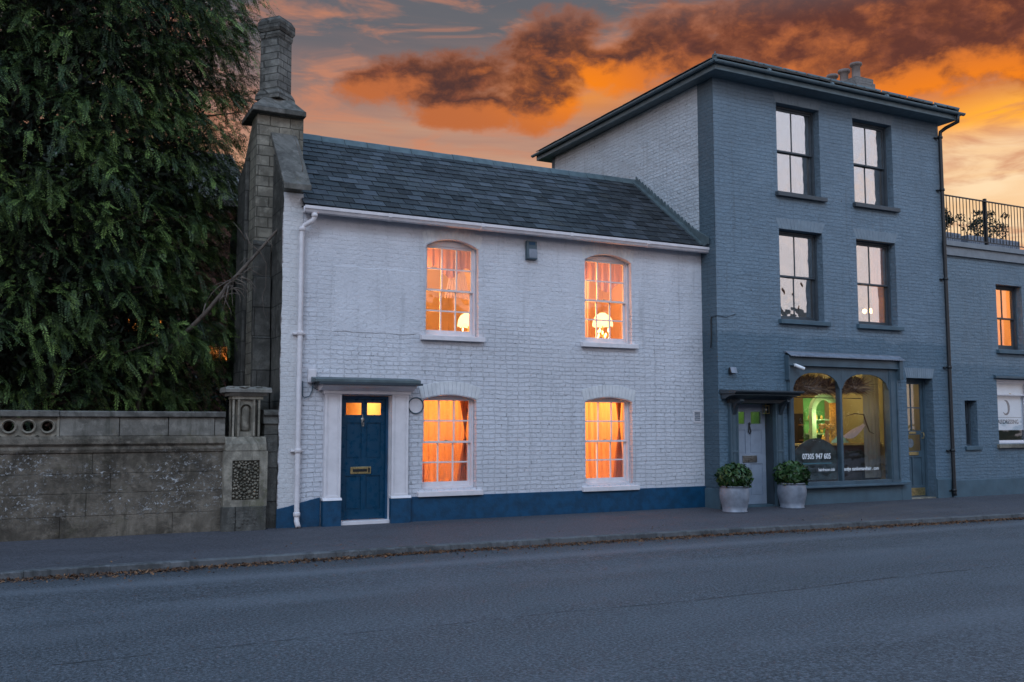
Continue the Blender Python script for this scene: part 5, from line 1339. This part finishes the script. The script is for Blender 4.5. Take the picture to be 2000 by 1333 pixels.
# troughs and shrubs on the terrace
def leaf_cloud(name, centre, rad, n, size, m, parent=None, seed=0, droop=0, shell=.5, flat=1.0, origin=None):
    r = np.random.RandomState(seed)
    d = r.normal(size=(n, 3)); d /= np.linalg.norm(d, axis=1)[:, None]
    rr_ = (shell + (1 - shell) * r.rand(n)) ** .6
    p = np.array(centre) + d * rr_[:, None] * np.array(rad)
    nrm = d + r.normal(0, .45, (n, 3)); nrm /= np.linalg.norm(nrm, axis=1)[:, None]
    t = np.cross(nrm, r.normal(size=(n, 3))); t /= np.linalg.norm(t, axis=1)[:, None]
    t[:, 2] -= droop; t /= np.linalg.norm(t, axis=1)[:, None]; b_ = np.cross(nrm, t)
    L = size * r.uniform(.6, 1.2, n)[:, None]; Wd_ = L * r.uniform(.38, .5, n)[:, None]
    bend = nrm * L * .12
    q = np.stack([p - t * L * .5, p + b_ * Wd_ * .5 - bend * -.5, p + t * L * .55 - bend, p - b_ * Wd_ * .5 - bend * -.5], 1)
    c = np.clip(r.normal(.45, .22, n) + .18 * d[:, 2], 0, 1); cols = np.repeat(np.stack([c, r.rand(n), r.rand(n), np.ones(n)], 1)[:, None, :], 4, 1)
    return npmesh(name, q.reshape(-1, 3), np.arange(n * 4).reshape(-1, 4), cols.reshape(-1, 4), m, parent, origin or centre)
def trough(x0, x1, z1, y, lab, plant, seed):
    t = empty('planter_trough', ((x0 + x1) / 2, y, 5.6), lab, 'planter')
    p = MB(); p.box(x0, x1, y, y + .5, 5.6, z1)
    x = x0 + .03
    while x < x1 - .03: p.box(x, x + .03, y - .012, y + .001, 5.62, z1 - .03); x += .075
    obj('trough', p, M['zinc'], t, bevel=.004)
    if plant:
        leaf_cloud('foliage', ((x0 + x1) / 2, y + .25, z1 + .30), ((x1 - x0) * .48, .25, .32), 420, .10, M['leaf_dark'], t, seed, shell=.2)
        for k in range(9):
            xx = rnd.uniform(x0 + .1, x1 - .1); top = (xx + rnd.uniform(-.35, .35), y + .25, z1 + rnd.uniform(.35, .75))
            obj('stem', MB().tube([(xx, y + .25, z1 - .02), ((xx + top[0]) / 2 + .03, y + .25, z1 + .2), top], [.012, .008, .004], 5), M['bark'], t)
            leaf_cloud('foliage', top, (.13, .12, .10), 34, .09, M['leaf_dark'], t, seed + k + 1, shell=.1)
    return t
trough(19.42, 20.35, 6.30, .55, 'ribbed grey trough with a leafless shrub left of the railing post', True, 41)
trough(20.62, 22.6, 6.30, .55, 'ribbed grey trough with spindly shrubs at the right edge of the terrace', True, 61)
bx = empty('planter_box', (18.75, .2, 5.6), 'tall narrow grey planter with a small plant beside the drainpipe', 'planter')
obj('box', MB().box(18.60, 18.86, .1, .36, 5.6, 6.42), M['zinc'], bx, bevel=.01); leaf_cloud('foliage', (18.76, .23, 6.50), (.16, .12, .10), 60, .09, M['leaf_dark'], bx, 77, shell=.1)
lw = MB(); lw.prism([(18.95, 5.6), (20.6, 5.6), (20.6, 6.42), (18.95, 6.12)], 'y', 2.0, 2.2); tag(obj('terrace_wall', lw, M['white_brick'], origin=(19.8, 2.1, 5.6)), 'low pale parapet wall sloping up behind the terrace troughs', 'wall')
sh = MB(); sh.box(20.9, 24.5, 3.0, 5.5, 5.6, 6.75); sh.prism([(2.85, 6.75), (5.6, 6.75), (4.2, 7.1)], 'x', 20.8, 24.6); tag(obj('terrace_shed', sh, M['zinc'], origin=(22.7, 4.2, 5.6)), 'low grey roofed structure at the back of the roof terrace', 'shed')

# ------------------------------------------------------------------ potted shrubs by the grey door
def pot_plant(x, y, z, s, lab, seed):
    t = empty('potted_shrub', (x, y, z), lab, 'pot plant', 'zinc tubs of laurel beside the grey door')
    prof_ = [(.20, 0), (.235, .0), (.24, .018), (.225, .03), (.245, .12), (.275, .25), (.28, .34), (.268, .43), (.262, .47), (.275, .475), (.275, .49), (.25, .49), (.24, .44)]
    pt = obj('tub', MB().lathe([(a * s, b_ * s) for a, b_ in prof_], (x, y, z), 36), M['zinc'], t, smooth=True)
    obj('soil', MB().lathe([(.0001, .45 * s), (.245 * s, .445 * s)], (x, y, z), 24), M['soil'], t)
    leaf_cloud('foliage', (x, y, z + .64 * s), (.37 * s, .34 * s, .27 * s), 1000, .115, M['leaf_shrub'], t, seed, droop=.35, shell=.55)
    obj('inner_stems', MB().tube([(x, y, z + .44 * s), (x, y, z + .7 * s)], .012, 6).tube([(x, y, z + .44 * s), (x + .1, y, z + .68 * s)], .008, 6).tube([(x, y, z + .44 * s), (x - .1, y + .05, z + .7 * s)], .008, 6), M['bark'], t)
pot_plant(11.83, -.93, -.018, .99, 'left zinc tub with a round dark green shrub in front of the grey door', 21)
pot_plant(13.37, -.80, -.016, 1.0, 'right zinc tub with a taller dark green shrub below the shop window', 22)
#@@TREES
# ------------------------------------------------------------------ house and hedge seen through and behind the yew
bh = empty('brick_house', (-3, 10, 0), 'red brick house with a slate roof half hidden behind the yew', 'house')
WB1 = (4.05, 4.60, 3.2, 3.65); WB2 = (2.1, 2.9, 3.75, 4.25)
obj('wall', wall(MB(), -12, 5.0, 0, 7.45, [WB1, WB2], FY(10.0), .2), M['red_brick'], bh, recalc=False)
b = MB(); b.prism([(10.01, 0), (10.01, 7.4), (13.5, 9.5), (17, 7.4), (17, 0)], 'x', 4.9, 5.0); b.quad((-12, 10, 0), (-12, 17, 0), (-12, 17, 7.4), (-12, 10, 7.4)); obj('gable', b, M['red_brick'], bh)
b = MB(); b.quad((-12.2, 9.7, 7.35), (5.1, 9.7, 7.35), (5.1, 13.5, 9.62), (-12.2, 13.5, 9.62)); b.quad((-12.2, 13.5, 9.62), (5.1, 13.5, 9.62), (5.1, 17.3, 7.35), (-12.2, 17.3, 7.35)); b.box(-12.2, 5.1, 9.68, 9.72, 7.2, 7.36); obj('roof', b, M['coping'], bh)
for w_, nm in ((WB1, 'window'), (WB2, 'window')):
    b = MB(); b.box(w_[0], w_[1], 10.1, 10.14, w_[2], w_[2] + .04); b.box(w_[0], w_[1], 10.1, 10.14, w_[3] - .04, w_[3]); b.box((w_[0] + w_[1]) / 2 - .02, (w_[0] + w_[1]) / 2 + .02, 10.1, 10.14, w_[2] + .04, w_[3] - .04)
    f = obj('window', b, M['white_paint'], bh); obj('pane', MB().box(w_[0], w_[1], 10.115, 10.12, w_[2] + .04, w_[3] - .04), M['glass'], f)
room(bh, 1.5, 4.85, 10.22, 12, 2.5, 5.2, [WB1, WB2], M['warm_wall']); lamp_light('house_light', (3.6, 11.0, 4.8), 60, (1, .5, .12), .1, bh)
tag(leaf_cloud('hedge', (-4.0, 6.9, 1.6), (9.6, 1.0, 2.0), 26000, .17, M['leaf_dark'], None, 5, shell=.5, origin=(-4.5, 6.9, 0)), 'dark clipped hedge in the shade behind the garden wall', 'hedge', kind='stuff')
# ------------------------------------------------------------------ the yew: trunk, limbs and thousands of drooping sprays
yw = empty('yew_tree', (-.6, 3.4, 0), 'huge dark yew with drooping sprays overhanging the stone wall', 'tree')
def crown_r(z):
    return np.interp(z, [1.6, 2.0, 2.6, 3.6, 4.6, 5.6, 7.0, 8.2, 9.2, 10.5, 11.8, 12.8], [2.9, 3.45, 3.8, 4.0, 3.85, 4.05, 4.05, 3.95, 4.3, 3.9, 2.6, .5])
def yew():
    r = np.random.RandomState(12)
    V, Cc, clumps = [], [], []
    n_cl = 3000; k = 0
    while k < n_cl:
        z = r.uniform(1.9, 12.6); a = r.uniform(0, 2 * np.pi)
        front = np.sin(a) < .30 or (np.cos(a) > .3 and np.sin(a) < .8)
        if not front and r.rand() < .72: continue
        if z > 10 and r.rand() < .5: continue
        if np.cos(a) < -.45 and r.rand() < .35: continue
        lump = 1 + .09 * np.sin(3 * a + z * 1.1) + .07 * np.sin(7 * a - 2.1 * z) + .05 * np.sin(13 * a + 4.3 * z)
        sh = r.choice([1.0, .92, .82, .70], p=[.36, .28, .22, .14]) * r.uniform(.93, 1.05)
        R_ = crown_r(z) * (lump if np.cos(a) < .5 else 1 + (lump - 1) * .35) * sh
        c = np.array([-.6 + R_ * np.cos(a), 3.4 + .74 * R_ * np.sin(a), z])
        d = np.array([np.cos(a), .9 * np.sin(a), 0.0]); d /= np.linalg.norm(d)
        clumps.append((c, d, z, sh)); k += 1
    quads = []; cols = []; stems = []
    for (c, d, z, sh) in clumps:
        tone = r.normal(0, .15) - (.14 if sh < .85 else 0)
        m = r.randint(8, 13)
        out = d + r.normal(0, .22, 3); out[2] = r.uniform(-.15, .45)
        out /= np.linalg.norm(out); side = np.cross(out, [0, 0, 1.]); side /= np.linalg.norm(side)
        base = c - out * .45
        for s in range(m):
            # a branchlet arches out and hangs down
            t0 = r.uniform(.05, 1.0); st = base + out * .75 * t0 + side * r.normal(0, .07) + np.array([0, 0, -.22 * t0 * t0 + r.normal(0, .05)])
            dd = out * r.uniform(.3, .9) + side * r.normal(0, .55) + np.array([0, 0, r.uniform(-1.0, .3)])
            dd /= np.linalg.norm(dd); L = r.uniform(.14, .36); droop = r.uniform(.15, .7)
            nl = int(L / .0105); t = (np.arange(nl) + .5) / nl
            ax = st + dd * (L * t)[:, None] + np.array([0, 0, -1.0]) * (droop * L * t ** 2)[:, None]
            tang = dd + np.array([0, 0, -1.0]) * (2 * droop * t)[:, None]; tang /= np.linalg.norm(tang, axis=1)[:, None]
            sd = np.cross(tang, np.array([0, 0, 1.0]) + .3 * r.normal(size=3)); sd /= (np.linalg.norm(sd, axis=1)[:, None] + 1e-6)
            sgn = np.where(np.arange(nl) % 2 == 0, 1.0, -1.0)[:, None]
            ll = (.022 + .036 * np.sin(np.pi * np.clip(t * .8 + .15, 0, 1)))[:, None] * r.uniform(.8, 1.25, (nl, 1))
            dirl = sd * sgn * .85 + tang * .65 + r.normal(0, .16, (nl, 3)); dirl[:, 2] -= .18
            dirl /= np.linalg.norm(dirl, axis=1)[:, None]
            wv = np.cross(dirl, np.cross(sd, tang)); wv /= (np.linalg.norm(wv, axis=1)[:, None] + 1e-6); wv *= .0072 * r.uniform(.8, 1.3, (nl, 1))
            q = np.stack([ax - wv * .5, ax + dirl * ll * .55 - wv, ax + dirl * ll, ax + dirl * ll * .55 + wv], 1)
            quads.append(q)
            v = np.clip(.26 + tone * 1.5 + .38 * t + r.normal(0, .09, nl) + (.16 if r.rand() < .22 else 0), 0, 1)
            cols.append(np.repeat(np.stack([v, r.rand(nl), np.zeros(nl), np.ones(nl)], 1)[:, None, :], 4, 1))
    q = np.concatenate(quads).reshape(-1, 3); c = np.concatenate(cols).reshape(-1, 4)
    return q, np.arange(len(q)).reshape(-1, 4), c, clumps
q, f, c, clumps = yew()
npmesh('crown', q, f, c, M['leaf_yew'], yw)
# leaves deep inside the crown, their colour darkened to stand for shade
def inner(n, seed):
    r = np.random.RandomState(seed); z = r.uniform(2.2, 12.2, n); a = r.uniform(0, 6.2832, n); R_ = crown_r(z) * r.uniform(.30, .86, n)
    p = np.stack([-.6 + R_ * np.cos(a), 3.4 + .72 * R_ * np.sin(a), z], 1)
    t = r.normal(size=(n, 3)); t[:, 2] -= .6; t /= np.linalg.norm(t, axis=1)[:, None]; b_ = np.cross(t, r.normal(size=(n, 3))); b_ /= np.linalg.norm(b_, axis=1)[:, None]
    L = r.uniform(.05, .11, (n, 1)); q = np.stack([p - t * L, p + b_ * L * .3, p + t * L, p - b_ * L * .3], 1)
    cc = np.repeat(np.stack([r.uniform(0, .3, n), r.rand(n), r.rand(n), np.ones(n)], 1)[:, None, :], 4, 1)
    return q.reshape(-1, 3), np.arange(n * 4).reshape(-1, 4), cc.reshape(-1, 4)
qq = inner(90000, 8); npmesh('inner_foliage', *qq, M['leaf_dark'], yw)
b = MB(); b.tube([(-.6, 3.4, -.1), (-.62, 3.42, .6), (-.55, 3.38, 2.5), (-.6, 3.4, 5.5), (-.5, 3.5, 9.5), (-.5, 3.4, 12)], [.52, .42, .36, .27, .14, .03], 14)
obj('trunk', b, M['bark'], yw, smooth=True)
b = MB(); rr2 = random.Random(4)
for (cc, d, z, sh) in clumps[::14]:
    z0 = max(1.2, z - rr2.uniform(.5, 1.6)); s = Vector((-.58, 3.4, z0)); e = Vector(tuple(cc - d * .15)); mid = s.lerp(e, .5) + Vector((0, 0, rr2.uniform(.05, .35)))
    b.tube([s, s.lerp(mid, .5) + Vector((rr2.uniform(-.1, .1), rr2.uniform(-.1, .1), .05)), mid, mid.lerp(e, .6), e], [.075, .055, .035, .02, .008], 6)
obj('limbs', b, M['bark'], yw, smooth=True)
# leafless climber on the chimney
cl = empty('bare_climber', (2.64, .5, 0), 'old leafless climber stem reaching diagonally across the stone chimney', 'climber')
b = MB(); b.tube([(1.5, 2.6, 0), (1.55, 2.5, 1.6), (1.9, 1.6, 2.7), (2.50, .8, 3.42), (2.85, .5, 3.93), (3.2, .5, 4.37), (3.53, .45, 4.8), (3.70, .30, 5.10)], [.045, .045, .04, .036, .032, .028, .022, .012], 8); obj('main_stem', b, M['twig'], cl, smooth=True)
b = MB()
TW = [[(3.70, .3, 5.10), (3.78, .0, 5.39), (3.82, .02, 5.79), (3.80, .35, 6.25), (3.75, .6, 6.6)], [(3.02, .45, 4.7), (3.08, .45, 4.54), (3.26, .45, 4.41), (3.36, .45, 4.23), (3.36, .45, 3.85), (3.31, .45, 3.68), (3.34, .45, 3.43), (3.39, .45, 3.3)],
      [(2.84, .45, 3.94), (2.72, .4, 3.87), (2.6, .38, 3.78), (2.5, .36, 3.67), (2.41, .35, 3.5)], [(2.8, .45, 3.88), (2.7, .36, 3.8), (2.64, .34, 3.68), (2.61, .34, 3.5)], [(2.89, .45, 3.94), (3.02, .4, 3.87), (3.08, .4, 3.73)],
      [(3.19, .45, 4.37), (3.11, .4, 4.25), (3.01, .4, 4.28), (2.91, .4, 4.15)], [(3.09, .45, 4.12), (3.2, .4, 4.05), (3.3, .4, 4.01)], [(3.35, .45, 4.61), (3.44, .4, 4.53), (3.41, .4, 4.35)], [(3.64, .4, 5.02), (3.57, .4, 5.2)],
      [(3.01, .45, 4.58), (2.94, .4, 4.7), (2.81, .4, 4.85)], [(2.76, .4, 3.81), (2.72, .36, 3.6), (2.68, .36, 3.4)], [(2.41, .35, 3.5), (2.38, .34, 3.38), (2.33, .34, 3.25)]]
for k in range(20):
    f_ = rnd.random(); s = Vector((2.62 + .4 * f_, .46, 3.55 + .5 * f_)); a_ = rnd.uniform(0, 6.28); dr = Vector((math.cos(a_), -.1, math.sin(a_))); pts = [tuple(s)]
    for q in range(6):
        dr = (dr + Vector((rnd.uniform(-.35, .35), rnd.uniform(-.1, .1), -.28))).normalized(); s = s + dr * rnd.uniform(.03, .08); pts.append(tuple(s))
    TW.append(pts)
for p in TW: b.tube(p, [.011 * (1 - .75 * i / (len(p) - 1)) for i in range(len(p))], 5)
obj('twigs', b, M['twig'], cl, smooth=True)

# ------------------------------------------------------------------ houses on the other side of the street, seen mirrored in the window panes
for k, (x0, x1, he, hr, lab) in enumerate(((-14, 3, 4.8, 7.4, 'brick house opposite with a long low roof and one chimney'), (9, 24, 4.9, 7.5, 'brick house opposite mirrored in the shop window'), (27, 44, 5.0, 7.9, 'brick house opposite with twin chimneys mirrored in the upper panes'))):
    h_ = empty('opposite_house', ((x0 + x1) / 2, -24, -.03), lab, 'house')
    obj('wall', MB().prism([(-24, -.03), (-24, he), (-28, hr - .1), (-32, he), (-32, -.03)], 'x', x0, x1), M['red_brick'], h_)
    obj('roof', MB().prism([(-23.6, he - .1), (-28, hr), (-32.4, he - .1), (-32.4, he + .05), (-28, hr + .18), (-23.6, he + .05)], 'x', x0 - .3, x1 + .3), M['coping'], h_)
    for j in range(2 if k == 2 else 1):
        xx = x0 + 2.5 + j * 8
        obj('chimney', MB().box(xx, xx + 1.3, -28.4, -27.6, hr - .5, hr + 1.3).box(xx - .06, xx + 1.36, -28.46, -27.54, hr + 1.3, hr + 1.42), M['red_brick'], h_)
        for q in range(3): obj('chimney_pot', MB().lathe([(.13, 0), (.10, .3), (.13, .42)], (xx + .25 + q * .4, -28, hr + 1.42), 12), M['pot_clay'], h_)
    for xx in np.arange(x0 + 1.5, x1 - 1.5, 2.8):
        for zz in (.9, 3.6):
            wf = obj('window', MB().box(xx, xx + 1.0, -24 + .001, -23.97, zz, zz + 1.4), M['white_paint'], h_)
            obj('pane', MB().box(xx + .08, xx + .92, -23.968, -23.96, zz + .08, zz + 1.32), M['counter'], wf)
